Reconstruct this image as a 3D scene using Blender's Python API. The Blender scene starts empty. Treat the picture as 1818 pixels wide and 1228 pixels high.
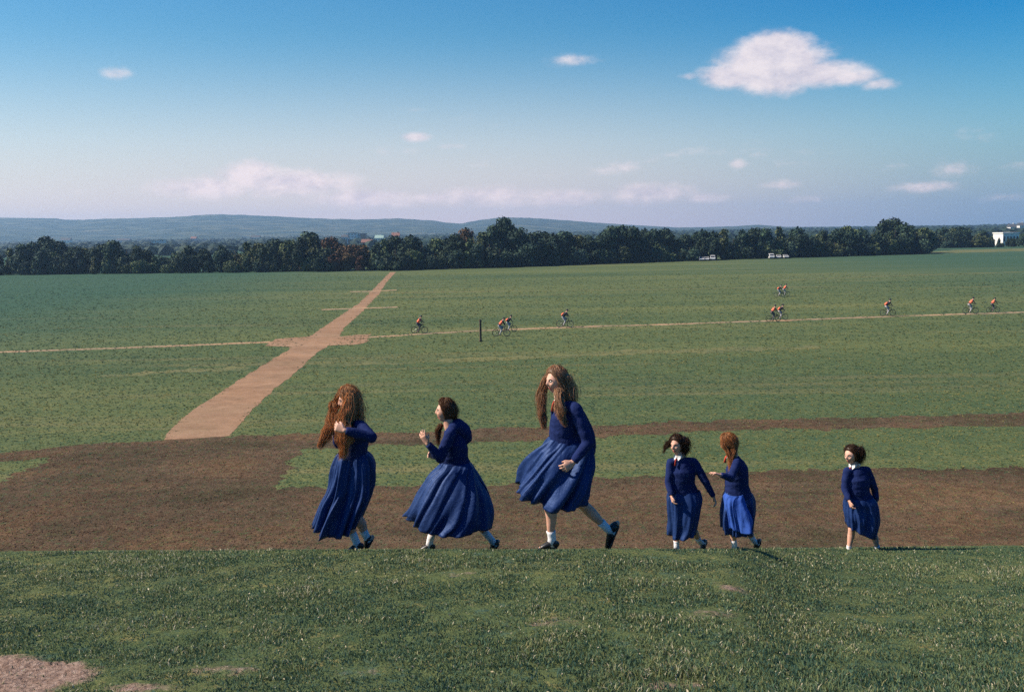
import bpy, math, random
import numpy as np
from mathutils import Vector, Matrix, noise
from mathutils.geometry import tessellate_polygon

R = math.radians
scene = bpy.context.scene
COL = scene.collection

# ---------------------------------------------------------------- camera
H = 9.6                      # eye height above the playing field
PITCH, ROLL = R(6.52), R(1.0)
FPX, CX, CY = 1767.0, 909.0, 614.0      # focal length and centre in photograph pixels
cam_data = bpy.data.cameras.new('camera')
cam = bpy.data.objects.new('camera', cam_data)
COL.objects.link(cam)
scene.camera = cam
cam_data.sensor_width = 36.0
cam_data.lens = 36.0 * FPX / 1818.0
cam_data.clip_end = 20000
cam_data.clip_start = 0.05
Fv = Vector((0, math.cos(PITCH), -math.sin(PITCH)))
U0 = Vector((0, math.sin(PITCH), math.cos(PITCH)))
R0 = Vector((1, 0, 0))
Rv = R0 * math.cos(ROLL) - U0 * math.sin(ROLL)
Uv = U0 * math.cos(ROLL) + R0 * math.sin(ROLL)
CAM = Vector((0, 0, H))
M = Matrix((Rv, Uv, -Fv)).transposed().to_4x4()
M.translation = CAM
cam.matrix_world = M

# ---------------------------------------------------------------- sun, sky
SUN_AZ, SUN_EL = -89.0, 42.0            # degrees from the view direction, above the horizon
sun_dir = Vector((math.sin(R(SUN_AZ)) * math.cos(R(SUN_EL)), math.cos(R(SUN_AZ)) * math.cos(R(SUN_EL)), math.sin(R(SUN_EL))))
sl = bpy.data.lights.new('sun', 'SUN')
sl.energy = 4.6
sl.angle = R(0.53)
sl.color = (1.0, 0.85, 0.68)
so = bpy.data.objects.new('sun', sl)
COL.objects.link(so)
so.rotation_euler = (-sun_dir).to_track_quat('-Z', 'Y').to_euler()
so.location = (-40, 20, 40)

scene.view_settings.view_transform = 'Standard'
scene.view_settings.look = 'None'
scene.view_settings.exposure = 0.85
scene.view_settings.gamma = 1.0
scene.view_settings.use_curve_mapping = False
scene.cycles.use_denoising = False     # keeps the fine texture of grass and earth
scene.cycles.sample_clamp_indirect = 1.5
scene.cycles.caustics_reflective = False
scene.cycles.caustics_refractive = False
scene.cycles.blur_glossy = 1.0
scene.cycles.volume_bounces = 0
scene.cycles.max_bounces = 6
scene.cycles.transparent_max_bounces = 12


def ray(X, Y):
    return (Fv + Rv * ((X - CX) / FPX) - Uv * ((Y - CY) / FPX))


def P(X, Y, depth):
    return CAM + ray(X, Y) * depth


def G(X, Y, z=0.0):
    d = ray(X, Y)
    return CAM + d * ((z - H) / d.z)


def azel(X, Y):
    d = ray(X, Y).normalized()
    return math.atan2(d.x, d.y), math.asin(d.z)


class NT:
    """small helper for building node trees"""
    def __init__(self, tree):
        self.t = tree

    def n(self, typ, **kw):
        nd = self.t.nodes.new(typ)
        for k, v in kw.items():
            if k.startswith('i_'):
                key = k[2:]
                nd.inputs[int(key) if key.isdigit() else key.replace('_', ' ')].default_value = v
            else:
                setattr(nd, k, v)
        return nd

    def l(self, a, b):
        self.t.links.new(a, b)

    def m(self, op, a, b=None, c=None, clamp=False):
        nd = self.t.nodes.new('ShaderNodeMath')
        nd.operation = op
        nd.use_clamp = clamp
        for i, v in enumerate((a, b, c)):
            if v is None:
                continue
            if isinstance(v, (int, float)):
                nd.inputs[i].default_value = v
            else:
                self.l(v, nd.inputs[i])
        return nd.outputs[0]

    def noise(self, vec, scale, detail=4, rough=0.55, w=0.0, dist=0.0):
        nd = self.n('ShaderNodeTexNoise', noise_dimensions='4D')
        nd.inputs['Scale'].default_value = scale
        nd.inputs['Detail'].default_value = detail
        nd.inputs['Roughness'].default_value = rough
        nd.inputs['W'].default_value = w
        nd.inputs['Distortion'].default_value = dist
        if vec is not None:
            self.l(vec, nd.inputs['Vector'])
        return nd

    def ramp(self, fac, stops, interp='LINEAR'):
        nd = self.n('ShaderNodeValToRGB')
        cr = nd.color_ramp
        cr.interpolation = interp
        while len(cr.elements) < len(stops):
            cr.elements.new(0.5)
        for e, (p, c) in zip(cr.elements, stops):
            e.position = p
            e.color = c if len(c) == 4 else (*c, 1)
        self.l(fac, nd.inputs[0])
        return nd.outputs[0]

    def mix(self, fac, a, b, mode='MIX'):
        nd = self.n('ShaderNodeMix', data_type='RGBA', blend_type=mode)
        for sock, v in ((nd.inputs[0], fac), (nd.inputs[6], a), (nd.inputs[7], b)):
            if isinstance(v, (int, float)):
                sock.default_value = v
            elif isinstance(v, tuple):
                sock.default_value = v if len(v) == 4 else (*v, 1)
            else:
                self.l(v, sock)
        return nd.outputs[2]

    def smooth(self, v, a, b, lo=0.0, hi=1.0):
        nd = self.n('ShaderNodeMapRange', interpolation_type='SMOOTHSTEP')
        self.l(v, nd.inputs['Value'])
        nd.inputs['From Min'].default_value = a
        nd.inputs['From Max'].default_value = b
        nd.inputs['To Min'].default_value = lo
        nd.inputs['To Max'].default_value = hi
        return nd.outputs[0]


world = bpy.data.worlds.new('World')
scene.world = world
world.use_nodes = True
wt = NT(world.node_tree)
world.node_tree.nodes.clear()
sky = wt.n('ShaderNodeTexSky', sky_type='NISHITA', sun_disc=False)
sky.sun_elevation = R(SUN_EL)
sky.sun_rotation = R(SUN_AZ)
sky.air_density = 1.15
sky.dust_density = 0.9
sky.ozone_density = 2.2
bg = wt.n('ShaderNodeBackground')
bg.inputs['Strength'].default_value = 0.052
wout = wt.n('ShaderNodeOutputWorld')
tc = wt.n('ShaderNodeTexCoord')
sep = wt.n('ShaderNodeSeparateXYZ')
wt.l(tc.outputs['Generated'], sep.inputs[0])
az = wt.m('ARCTAN2', sep.outputs[0], sep.outputs[1])
el = wt.m('ARCSINE', sep.outputs[2])
comb = wt.n('ShaderNodeCombineXYZ')
wt.l(az, comb.inputs[0])
wt.l(wt.m('MULTIPLY', el, 1.7), comb.inputs[1])
cn = wt.noise(comb.outputs[0], 15.0, 10, 0.68, 3.1, 0.1)
# the same field sampled a little towards the sun, for the relief of the clouds
off = wt.n('ShaderNodeVectorMath', operation='ADD')
wt.l(comb.outputs[0], off.inputs[0])
off.inputs[1].default_value = (-0.012, 0.014, 0)
cn2 = wt.noise(off.outputs[0], 15.0, 10, 0.68, 3.1, 0.1)

# (X, Y, half width, half height, weight) of each cloud where it stands in the sky
CLOUDS = [
    (1375, 116, 106, 54, 1.2), (1382, 88, 74, 36, 1.15), (1300, 136, 66, 26, 1.0), (1445, 130, 84, 30, .95), (1500, 138, 58, 18, .7), (1560, 150, 40, 12, .45),
    (1225, 136, 26, 8, .5),
    (1020, 107, 62, 15, .42), (208, 130, 30, 14, .46), (738, 244, 36, 12, .75), (800, 260, 38, 9, .45), (735, 195, 50, 10, .25),
    (1310, 292, 24, 16, .6), (430, 225, 26, 8, .25),
    (440, 310, 62, 30, .85), (360, 332, 110, 24, .68), (520, 325, 120, 30, .74), (640, 355, 110, 24, .7),
    (690, 348, 46, 10, .6), (770, 352, 46, 12, .6), (870, 348, 110, 26, .66), (1000, 352, 100, 22, .58), (1170, 345, 110, 24, .58),
    (1250, 352, 70, 14, .6), (1375, 328, 50, 12, .55), (1430, 355, 70, 12, .4), (1700, 300, 55, 18, .38), (1810, 296, 44, 16, .42),
    (1640, 332, 80, 13, .42), (1780, 352, 60, 12, .4), (120, 340, 120, 12, .3),
]
dens = None
low = None
for (X, Y, rx, ry, wgt) in CLOUDS:
    a0, e0 = azel(X, Y)
    dx = wt.m('MULTIPLY', wt.m('SUBTRACT', az, a0), FPX / rx)
    dy = wt.m('MULTIPLY', wt.m('SUBTRACT', el, e0), FPX / ry)
    d = wt.m('SQRT', wt.m('ADD', wt.m('MULTIPLY', dx, dx), wt.m('MULTIPLY', dy, dy)))
    v = wt.m('MULTIPLY', wt.m('SUBTRACT', 1.25, d, clamp=True), wgt)
    dens = v if dens is None else wt.m('SMOOTH_MAX', dens, v, 0.06)
    if X in (1375, 1445, 1500):
        s = wt.m('MULTIPLY', wt.m('MULTIPLY', v, 1.0), wt.m('SUBTRACT', wt.m('MULTIPLY', dx, 0.6), wt.m('MULTIPLY', dy, 0.35)))
        low = s if low is None else wt.m('MAXIMUM', low, s)
# thin broken cloud all round the horizon, which carries on outside the frame
band = wt.m('MULTIPLY', wt.smooth(el, R(1.0), R(3.5)), wt.smooth(el, R(4.0), R(9.0), 1.0, 0.0))
sc_map = wt.n('ShaderNodeMapping')
sc_map.inputs['Scale'].default_value = (1.0, 2.6, 1.0)
wt.l(comb.outputs[0], sc_map.inputs[0])
bn = wt.noise(sc_map.outputs[0], 5.0, 7, 0.6, 8.8)
band = wt.m('MULTIPLY', band, wt.smooth(bn.outputs[0], 0.48, 0.70, 0.0, 0.42))
dens = wt.m('MAXIMUM', dens, band)
cl = wt.m('ADD', dens, wt.m('MULTIPLY', wt.m('SUBTRACT', cn.outputs[0], 0.5), wt.m('SUBTRACT', 2.0, wt.m('MULTIPLY', dens, 0.9))))
mask = wt.smooth(cl, 0.12, 0.80)
mask = wt.m('MULTIPLY', mask, wt.smooth(dens, 0.02, 0.38))
relief = wt.m('MULTIPLY', wt.m('SUBTRACT', cn.outputs[0], cn2.outputs[0]), 2.6)
shade = wt.m('ADD', wt.m('SUBTRACT', 0.80, wt.m('MULTIPLY', low, 0.48)), relief, clamp=True)
cloud_col = wt.ramp(shade, [(0.0, (3.4, 3.9, 5.4)), (0.5, (7.7, 7.1, 8.0)), (1.0, (10.2, 9.1, 9.3))])
# film colour of the clear sky: deeper blue overhead, a lilac haze at the horizon
hsv = wt.n('ShaderNodeHueSaturation')
hsv.inputs['Saturation'].default_value = 1.6
wt.l(sky.outputs[0], hsv.inputs['Color'])
sky_col = wt.mix(1.0, hsv.outputs[0], (1.10, 1.27, 1.28), 'MULTIPLY')
hz = wt.smooth(el, R(-4.0), R(11.5), 1.0, 0.0)
cosaz = wt.m('COSINE', wt.m('SUBTRACT', az, R(-35)))      # the horizon is paler on the side of the sun
hcol = wt.mix(wt.smooth(cosaz, 0.36, 0.90), (1.1, 3.3, 6.6), (12.0, 9.2, 11.0))
away = wt.m('MULTIPLY', wt.smooth(cosaz, 0.93, 0.45), wt.smooth(el, R(1.0), R(13.0)))      # deeper blue away from the sun
sky_col = wt.mix(away, sky_col, wt.mix(1.0, sky_col, (0.12, 0.74, 0.98), 'MULTIPLY'))
sky_col = wt.mix(wt.m('MULTIPLY', hz, 0.80), sky_col, hcol)
cloud_col = wt.mix(1.0, cloud_col, wt.mix(wt.smooth(el, R(1.0), R(6.0)), (1.16, 1.06, 1.02), (1.0, 1.0, 1.0)), 'MULTIPLY')
fin = wt.mix(wt.m('MULTIPLY', mask, 0.93), sky_col, cloud_col)
wt.l(fin, bg.inputs[0])
wt.l(bg.outputs[0], wout.inputs[0])


# ---------------------------------------------------------------- helpers for objects
def tag(o, label=None, cat=None, group=None, kind=None):
    if label:
        o['label'] = label
    if cat:
        o['category'] = cat
    if group:
        o['group'] = group
    if kind:
        o['kind'] = kind
    return o


def link(name, data, parent=None, smooth=False):
    o = bpy.data.objects.new(name, data)
    COL.objects.link(o)
    if parent is not None:
        o.parent = parent
    return o


def mesh_np(name, verts, faces, mat=None, smooth=True, mat_idx=None, mats=None):
    """verts (n,3) array, faces (m,k) array or list of lists"""
    me = bpy.data.meshes.new(name)
    verts = np.asarray(verts, dtype=np.float32)
    if isinstance(faces, np.ndarray):
        k = faces.shape[1]
        m = faces.shape[0]
        me.vertices.add(len(verts))
        me.vertices.foreach_set('co', verts.ravel())
        me.loops.add(m * k)
        me.polygons.add(m)
        me.polygons.foreach_set('loop_start', np.arange(0, m * k, k, dtype=np.int32))
        me.loops.foreach_set('vertex_index', faces.astype(np.int32).ravel())
        me.update(calc_edges=True)
    else:
        me.from_pydata([tuple(map(float, v)) for v in verts], [], faces)
        me.update()
    me.polygons.foreach_set('use_smooth', np.full(len(me.polygons), smooth, dtype=bool))
    if mats:
        for mm in mats:
            me.materials.append(mm)
    elif mat:
        me.materials.append(mat)
    if mat_idx is not None:
        me.polygons.foreach_set('material_index', np.asarray(mat_idx, dtype=np.int32))
    me.update()
    return me


def copy_tree(o, parent=None):
    c = o.copy()
    COL.objects.link(c)
    if parent is not None:
        c.parent = parent
    for ch in list(o.children):
        copy_tree(ch, c)
    return c


class MB:
    """collects shapes into one mesh"""
    def __init__(self):
        self.v, self.f, self.mi = [], [], []

    def add(self, vs, fs, mi=0):
        b = len(self.v)
        self.v += [tuple(v) for v in vs]
        self.f += [[b + i for i in f] for f in fs]
        self.mi += [mi] * len(fs)

    def box(self, c, s, mi=0, rz=0.0, taper=1.0):
        hx, hy, hz = s[0] / 2, s[1] / 2, s[2] / 2
        ca, sa = math.cos(rz), math.sin(rz)
        vs = []
        for z, t in ((-hz, 1.0), (hz, taper)):
            for x, y in ((-hx, -hy), (hx, -hy), (hx, hy), (-hx, hy)):
                vs.append((c[0] + (x * ca - y * sa) * t, c[1] + (x * sa + y * ca) * t, c[2] + z))
        self.add(vs, [[3, 2, 1, 0], [4, 5, 6, 7], [0, 1, 5, 4], [1, 2, 6, 5], [2, 3, 7, 6], [3, 0, 4, 7]], mi)

    def tube(self, pts, rad, n=8, mi=0, flat=1.0, ref=None, caps=True):
        pts = [Vector(p) for p in pts]
        if isinstance(rad, (int, float)):
            rad = [rad] * len(pts)
        rings = []
        t0 = (pts[1] - pts[0]).normalized()
        up = Vector(ref) if ref is not None else (Vector((0, 0, 1)) if abs(t0.z) < 0.9 else Vector((1, 0, 0)))
        vs = []
        for i, p in enumerate(pts):
            t = (pts[min(i + 1, len(pts) - 1)] - pts[max(i - 1, 0)])
            t = t.normalized() if t.length > 1e-9 else t0
            a = (up - t * up.dot(t))
            a = a.normalized() if a.length > 1e-6 else t.orthogonal().normalized()
            b = t.cross(a)
            if ref is None:
                up = a
            r = rad[i]
            ra, rb = (r if isinstance(r, tuple) else (r, r * flat))
            for k in range(n):
                an = 2 * math.pi * k / n
                vs.append(p + a * (math.cos(an) * ra) + b * (math.sin(an) * rb))
        fs = []
        for i in range(len(pts) - 1):
            for k in range(n):
                k2 = (k + 1) % n
                fs.append([i * n + k, i * n + k2, (i + 1) * n + k2, (i + 1) * n + k])
        if caps:
            fs.append(list(range(n))[::-1])
            fs.append([(len(pts) - 1) * n + k for k in range(n)])
        self.add(vs, fs, mi)

    def ball(self, c, r, n=12, mi=0, mat=None):
        c = Vector(c)
        rr = r if isinstance(r, tuple) else (r, r, r)
        vs, fs = [], []
        m = max(6, n // 2)
        for i in range(m + 1):
            th = math.pi * i / m
            for k in range(n):
                ph = 2 * math.pi * k / n
                q = Vector((rr[0] * math.sin(th) * math.cos(ph), rr[1] * math.sin(th) * math.sin(ph), rr[2] * math.cos(th)))
                if mat is not None:
                    q = mat @ q
                vs.append(c + q)
        for i in range(m):
            for k in range(n):
                k2 = (k + 1) % n
                fs.append([i * n + k, (i + 1) * n + k, (i + 1) * n + k2, i * n + k2])
        self.add(vs, fs, mi)

    def torus(self, c, R_, r, axis='Y', n=28, m=8, mi=0):
        vs, fs = [], []
        for i in range(n):
            a = 2 * math.pi * i / n
            for k in range(m):
                b = 2 * math.pi * k / m
                rr = R_ + r * math.cos(b)
                vs.append((c[0] + rr * math.cos(a), c[1] + r * math.sin(b), c[2] + rr * math.sin(a)))
        for i in range(n):
            for k in range(m):
                i2, k2 = (i + 1) % n, (k + 1) % m
                fs.append([i * m + k, i * m + k2, i2 * m + k2, i2 * m + k])
        self.add(vs, fs, mi)

    def mesh(self, name, mats, smooth=False):
        mats = mats if isinstance(mats, (list, tuple)) else [mats]
        return mesh_np(name, np.array(self.v, dtype=np.float32), self.f, None, smooth, self.mi, mats)

    def build(self, name, mats, parent=None, smooth=False):
        return link(name, self.mesh(name, mats, smooth), parent)


def new_mat(name, rough=0.9, spec=0.2):
    m = bpy.data.materials.new(name)
    m.use_nodes = True
    nt = NT(m.node_tree)
    b = m.node_tree.nodes['Principled BSDF']
    b.inputs['Roughness'].default_value = rough
    b.inputs['Specular IOR Level'].default_value = spec
    return m, nt, b


def noisy_mat(name, c1, c2, scale=20.0, rough=0.85, spec=0.2, bump=0.3, bdist=0.01, detail=5, coords='Object', sheen=0.0, objrand=0.0):
    m, nt, b = new_mat(name, rough, spec)
    tcn = nt.n('ShaderNodeTexCoord')
    nz = nt.noise(tcn.outputs[coords], scale, detail, 0.6)
    col = nt.ramp(nz.outputs[0], [(0.3, c1), (0.7, c2)])
    if objrand:
        oi = nt.n('ShaderNodeObjectInfo')
        hs = nt.n('ShaderNodeHueSaturation')
        nt.l(col, hs.inputs['Color'])
        nt.l(nt.m('ADD', nt.m('MULTIPLY', oi.outputs['Random'], objrand), 1 - objrand / 2), hs.inputs['Value'])
        col = hs.outputs[0]
    nt.l(col, b.inputs['Base Color'])
    if bump:
        bp = nt.n('ShaderNodeBump')
        bp.inputs['Strength'].default_value = bump
        bp.inputs['Distance'].default_value = bdist
        nt.l(nz.outputs[0], bp.inputs['Height'])
        nt.l(bp.outputs[0], b.inputs['Normal'])
    if sheen:
        b.inputs['Sheen Weight'].default_value = sheen
    return m


# ---------------------------------------------------------------- the shape of the ground
def crest_Y(X):
    return float(np.interp(X, [-400, 0, 600, 1200, 1500, 1818, 2400], [986, 981, 977, 976, 973, 971, 970]))


_u, _tc, _tb, _yc = [], [], [], []
for X in range(-500, 2500, 50):
    d = ray(X, crest_Y(X))
    _u.append(d.x / d.y)
    _tc.append(-d.z / d.y)
    d2 = ray(X, 1228)
    _tb.append(-d2.z / d2.y)
    _yc.append(float(np.interp(X, [0, 600, 1060, 1320, 1410, 1500, 1900], [9.0, 8.2, 8.0, 8.4, 9.9, 11.7, 12.0])))
_u, _tc, _tb, _yc = map(np.array, (_u, _tc, _tb, _yc))
YB = 4.6


def drop(x, y):
    """metres below the camera, numpy arrays"""
    x = np.asarray(x, dtype=float)
    y = np.asarray(y, dtype=float)
    u = x / np.maximum(y, 3.0)
    t = np.interp(u, _u, _tc)
    b = np.interp(u, _u, _tb) * YB
    yc = np.interp(u, _u, _yc)
    zc = t * yc
    s = (zc - b) / (yc - YB)
    f = (y - YB) / (yc - YB)
    near = b + s * (y - YB) - 0.05 * np.clip(f, 0, 1) * (1 - np.clip(f, 0, 1)) * 4 * 0.5
    near = np.maximum(near, 1.35)
    far = t * y + 0.16 * (1 - np.exp(-np.maximum(y - yc, 0) / 3.0)) - 0.0
    z = np.where(y < yc, near, far)
    k = 0.25
    hh = np.clip(0.5 + 0.5 * (H - z) / k, 0, 1)
    z = H * (1 - hh) + z * hh - k * hh * (1 - hh)
    return np.where(y > 33, H, z)


def vnoise(x, y, s, seed=0.0):
    return np.array([noise.noise(Vector((float(a) * s, float(b) * s, seed))) for a, b in zip(np.ravel(x), np.ravel(y))]).reshape(np.shape(x))


def ground_z(x, y):
    z = H - drop(x, y)
    return z


def gz(x, y):
    return float(ground_z(np.array([x]), np.array([y]))[0])


def bare(X, Y, w, h):
    """centre and radii in metres on the near bank for a patch at photo pixel X, Y"""
    d = ray(X, Y)
    s = 5.0
    for _ in range(40):
        p = CAM + d * s
        e = p.z - gz(p.x, p.y)
        s += e / max(0.05, -d.z) * 0.5
    p = CAM + d * s
    wx = w / FPX * s
    d3 = ray(X, Y + h)
    s3 = s
    for _ in range(40):
        q = CAM + d3 * s3
        s3 += (q.z - gz(q.x, q.y)) / max(0.05, -d3.z) * 0.5
    q = CAM + d3 * s3
    return (p.x, p.y, wx, max(0.12, (p - q).length))


BARE = [bare(40, 1205, 135, 34) + (1.3,), bare(-60, 1200, 120, 45) + (1.2,), bare(400, 1190, 160, 9) + (.5,), bare(620, 1192, 100, 8) + (.4,),
        bare(980, 1105, 90, 22) + (.42,), bare(1305, 1045, 55, 12) + (.5,), bare(850, 1020, 150, 10) + (.35,),
        bare(1270, 1090, 90, 14) + (.45,), bare(1200, 1215, 120, 10) + (.6,), bare(250, 1222, 120, 10) + (.6,)]


def bareness(x, y):
    o = np.zeros(np.shape(x))
    for (a, b, wx, wy, k) in BARE:
        o = np.maximum(o, k * np.clip(1.25 - np.sqrt(((x - a) / wx) ** 2 + ((y - b) / wy) ** 2), 0, 1))
    return o


def build_ground():
    def axis(segs):
        out = []
        for a, b, st in segs:
            out += list(np.arange(a, b, st))
        return out
    xs = axis([(-7, 9.5, .085)])
    neg, v, st = [], -7, .15
    while v > -4100:
        neg.append(v)
        v -= st
        st *= 1.16
    neg.append(-4100)
    pos, v, st = [], 9.5, .15
    while v < 4100:
        pos.append(v)
        v += st
        st *= 1.16
    pos.append(4100)
    xs = np.array(sorted(set(neg + xs + pos)))
    ys = axis([(3.2, 15.5, .075), (15.5, 34, .35)])
    neg, v, st = [], 3.2, .2
    while v > -100:
        v -= st
        st *= 1.25
        neg.append(max(v, -100))
    pos, v, st = [], 34, .5
    while v < 4100:
        pos.append(v)
        v += st
        st *= 1.15
    pos.append(4100)
    ys = np.array(sorted(set(neg + ys + pos)))
    X, Y = np.meshgrid(xs, ys)
    Z = ground_z(X, Y)
    near = (Y > 3) & (Y < 16) & (X > -8) & (X < 11)
    bz = bareness(X, Y)
    nzv = np.zeros(X.shape)
    nzv[near] = vnoise(X[near], Y[near], 2.2, 1.0) * 0.014 + vnoise(X[near], Y[near], 7.5, 4.0) * 0.010
    nzv[near] += np.abs(vnoise(X[near], Y[near], 6.0, 9.0)) * 0.05 * np.clip(bz[near] * 1.5, 0, 1)
    Z = Z + nzv
    ny, nx = X.shape
    idx = np.arange(ny * nx).reshape(ny, nx)
    F = np.stack([idx[:-1, :-1], idx[:-1, 1:], idx[1:, 1:], idx[1:, :-1]], -1).reshape(-1, 4)
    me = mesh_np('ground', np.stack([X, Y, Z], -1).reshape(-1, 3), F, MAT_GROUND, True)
    at = me.attributes.new('bare', 'FLOAT', 'POINT')
    at.data.foreach_set('value', bz.astype(np.float32).ravel())
    return tag(link('ground', me), 'green playing field below a short grassy bank', kind='structure')


# ---------------------------------------------------------------- ground material
def ground_material():
    m, nt, b = new_mat('grass_ground', 0.95, 0.05)
    geo = nt.n('ShaderNodeNewGeometry')
    pos = geo.outputs['Position']
    fine = nt.noise(pos, 9.0, 6, 0.75, 0.3)
    mid = nt.noise(pos, 0.9, 5, 0.65, 1.7)
    st = nt.n('ShaderNodeMapping')
    st.inputs['Scale'].default_value = (0.012, 0.10, 1.0)
    st.inputs['Rotation'].default_value = (0, 0, R(-4))
    nt.l(pos, st.inputs[0])
    streak = nt.noise(st.outputs[0], 1.0, 4, 0.55, 5.5)
    st2 = nt.n('ShaderNodeMapping')
    st2.inputs['Scale'].default_value = (0.02, 0.32, 1.0)
    st2.inputs['Rotation'].default_value = (0, 0, R(-5))
    nt.l(pos, st2.inputs[0])
    streak2 = nt.noise(st2.outputs[0], 1.0, 3, 0.5, 9.5)
    v = nt.m('ADD', nt.m('MULTIPLY', fine.outputs[0], 0.75), nt.m('ADD', nt.m('MULTIPLY', mid.outputs[0], 0.55), nt.m('MULTIPLY', streak.outputs[0], 0.75)))
    v = nt.m('SUBTRACT', v, 0.52)
    col = nt.ramp(v, [(0.18, (0.030, 0.062, 0.036)), (0.42, (0.062, 0.094, 0.042)), (0.62, (0.104, 0.126, 0.050)), (0.85, (0.172, 0.162, 0.066))])
    # pale, straw-coloured bands of dry grass that run along the field
    dry = nt.smooth(streak2.outputs[0], 0.55, 0.75, 0.0, 0.5)
    col = nt.mix(dry, col, (0.21, 0.17, 0.085))
    # coarse yellow and blue-green speckle of single tufts
    sp = nt.noise(pos, 4.2, 5, 0.9, 7.7)
    col = nt.mix(nt.smooth(sp.outputs[0], 0.54, 0.66, 0.0, 0.8), col, (0.25, 0.21, 0.085))
    col = nt.mix(nt.smooth(sp.outputs[0], 0.47, 0.36, 0.0, 0.6), col, (0.040, 0.095, 0.085))
    # greener grass at left and far right, plus lens vignette darkening painted in
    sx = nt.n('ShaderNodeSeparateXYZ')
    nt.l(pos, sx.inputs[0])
    lush_vignette = nt.m('ADD', nt.smooth(nt.m('ADD', sx.outputs[0], nt.m('MULTIPLY', mid.outputs[0], 8.0)), -12.0, -75.0, 0.0, 1.0), nt.smooth(sx.outputs[0], 32.0, 130.0, 0.0, 0.9))
    lush_vignette = nt.m('MULTIPLY', lush_vignette, nt.smooth(sx.outputs[1], 45.0, 110.0))
    col = nt.mix(nt.m('MULTIPLY', lush_vignette, 0.88, clamp=True), col, nt.mix(sp.outputs[0], (0.014, 0.052, 0.040), (0.052, 0.110, 0.072)))
    # earth where the bank is worn bare
    at = nt.n('ShaderNodeAttribute', attribute_name='bare')
    en = nt.noise(pos, 7.0, 6, 0.7, 2.2)
    em = nt.smooth(nt.m('ADD', at.outputs['Fac'], nt.m('MULTIPLY', nt.m('SUBTRACT', en.outputs[0], 0.5), 1.3)), 0.30, 0.62)
    earth = nt.ramp(nt.noise(pos, 30.0, 5, 0.75, 3.0).outputs[0], [(0.30, (0.07, 0.045, 0.035)), (0.5, (0.24, 0.165, 0.13)), (0.72, (0.42, 0.33, 0.28))])
    col = nt.mix(em, col, earth)
    nt.l(col, b.inputs['Base Color'])
    bp = nt.n('ShaderNodeBump')
    bp.inputs['Strength'].default_value = 0.9
    bp.inputs['Distance'].default_value = 0.06
    nt.l(nt.m('ADD', fine.outputs[0], nt.m('MULTIPLY', mid.outputs[0], 1.5)), bp.inputs['Height'])
    nt.l(bp.outputs[0], b.inputs['Normal'])
    return m


def earth_material(name, dark, midc, light, green=0.0, scale=2.2, bump=0.12, gcol=(0.055, 0.11, 0.05), fine_scale=9.0, mott=1.0):
    m, nt, b = new_mat(name, 0.97, 0.05)
    geo = nt.n('ShaderNodeNewGeometry')
    pos = geo.outputs['Position']
    a = nt.noise(pos, scale, 6, 0.75, 1.0)
    c = nt.noise(pos, fine_scale, 5, 0.8, 4.0)
    st = nt.n('ShaderNodeMapping')
    st.inputs['Scale'].default_value = (0.06, 0.35, 1.0)
    st.inputs['Rotation'].default_value = (0, 0, R(12))
    nt.l(pos, st.inputs[0])
    big = nt.noise(st.outputs[0], 1.0, 4, 0.6, 6.0)
    v = nt.m('ADD', nt.m('MULTIPLY', a.outputs[0], 0.6), nt.m('ADD', nt.m('MULTIPLY', c.outputs[0], 0.65), nt.m('MULTIPLY', big.outputs[0], 0.5)))
    v = nt.m('SUBTRACT', v, 0.38)
    col = nt.ramp(v, [(0.25, dark), (0.5, midc), (0.78, light)])
    if green:
        g = nt.noise(pos, 3.0, 5, 0.8, 8.0)
        col = nt.mix(nt.smooth(g.outputs[0], 0.50, 0.66, 0.0, green), col, gcol)
    pn = nt.noise(pos, 0.22, 5, 0.65, 3.0)
    col = nt.mix(nt.smooth(pn.outputs[0], 0.45, 0.64, 0.0, 0.75 * mott), col, nt.mix(1.0, col, (1.32, 1.16, 1.0), 'MULTIPLY'))
    col = nt.mix(nt.smooth(pn.outputs[0], 0.50, 0.34, 0.0, 0.65 * mott), col, nt.mix(1.0, col, (0.58, 0.74, 0.62), 'MULTIPLY'))
    nt.l(col, b.inputs['Base Color'])
    bp = nt.n('ShaderNodeBump')
    bp.inputs['Strength'].default_value = 1.0
    bp.inputs['Distance'].default_value = bump
    nt.l(nt.m('ADD', a.outputs[0], nt.m('MULTIPLY', c.outputs[0], 0.5)), bp.inputs['Height'])
    nt.l(bp.outputs[0], b.inputs['Normal'])
    return m


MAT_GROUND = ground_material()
MAT_TILLED = earth_material('tilled_soil', (0.030, 0.020, 0.014), (0.094, 0.063, 0.041), (0.20, 0.138, 0.092), 0.60)
MAT_PATH = earth_material('path_dust', (0.13, 0.080, 0.050), (0.255, 0.160, 0.102), (0.37, 0.245, 0.165), 0.16, 1.2, 0.03, mott=0.3)
MAT_TRACK = earth_material('track_dust', (0.15, 0.11, 0.07), (0.29, 0.21, 0.14), (0.40, 0.30, 0.21), 0.35, 1.5, 0.03)
MAT_DRY = earth_material('dry_grass', (0.06, 0.085, 0.045), (0.115, 0.125, 0.062), (0.20, 0.175, 0.095), 0.8, 0.8, 0.05)
build_ground()


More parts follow.
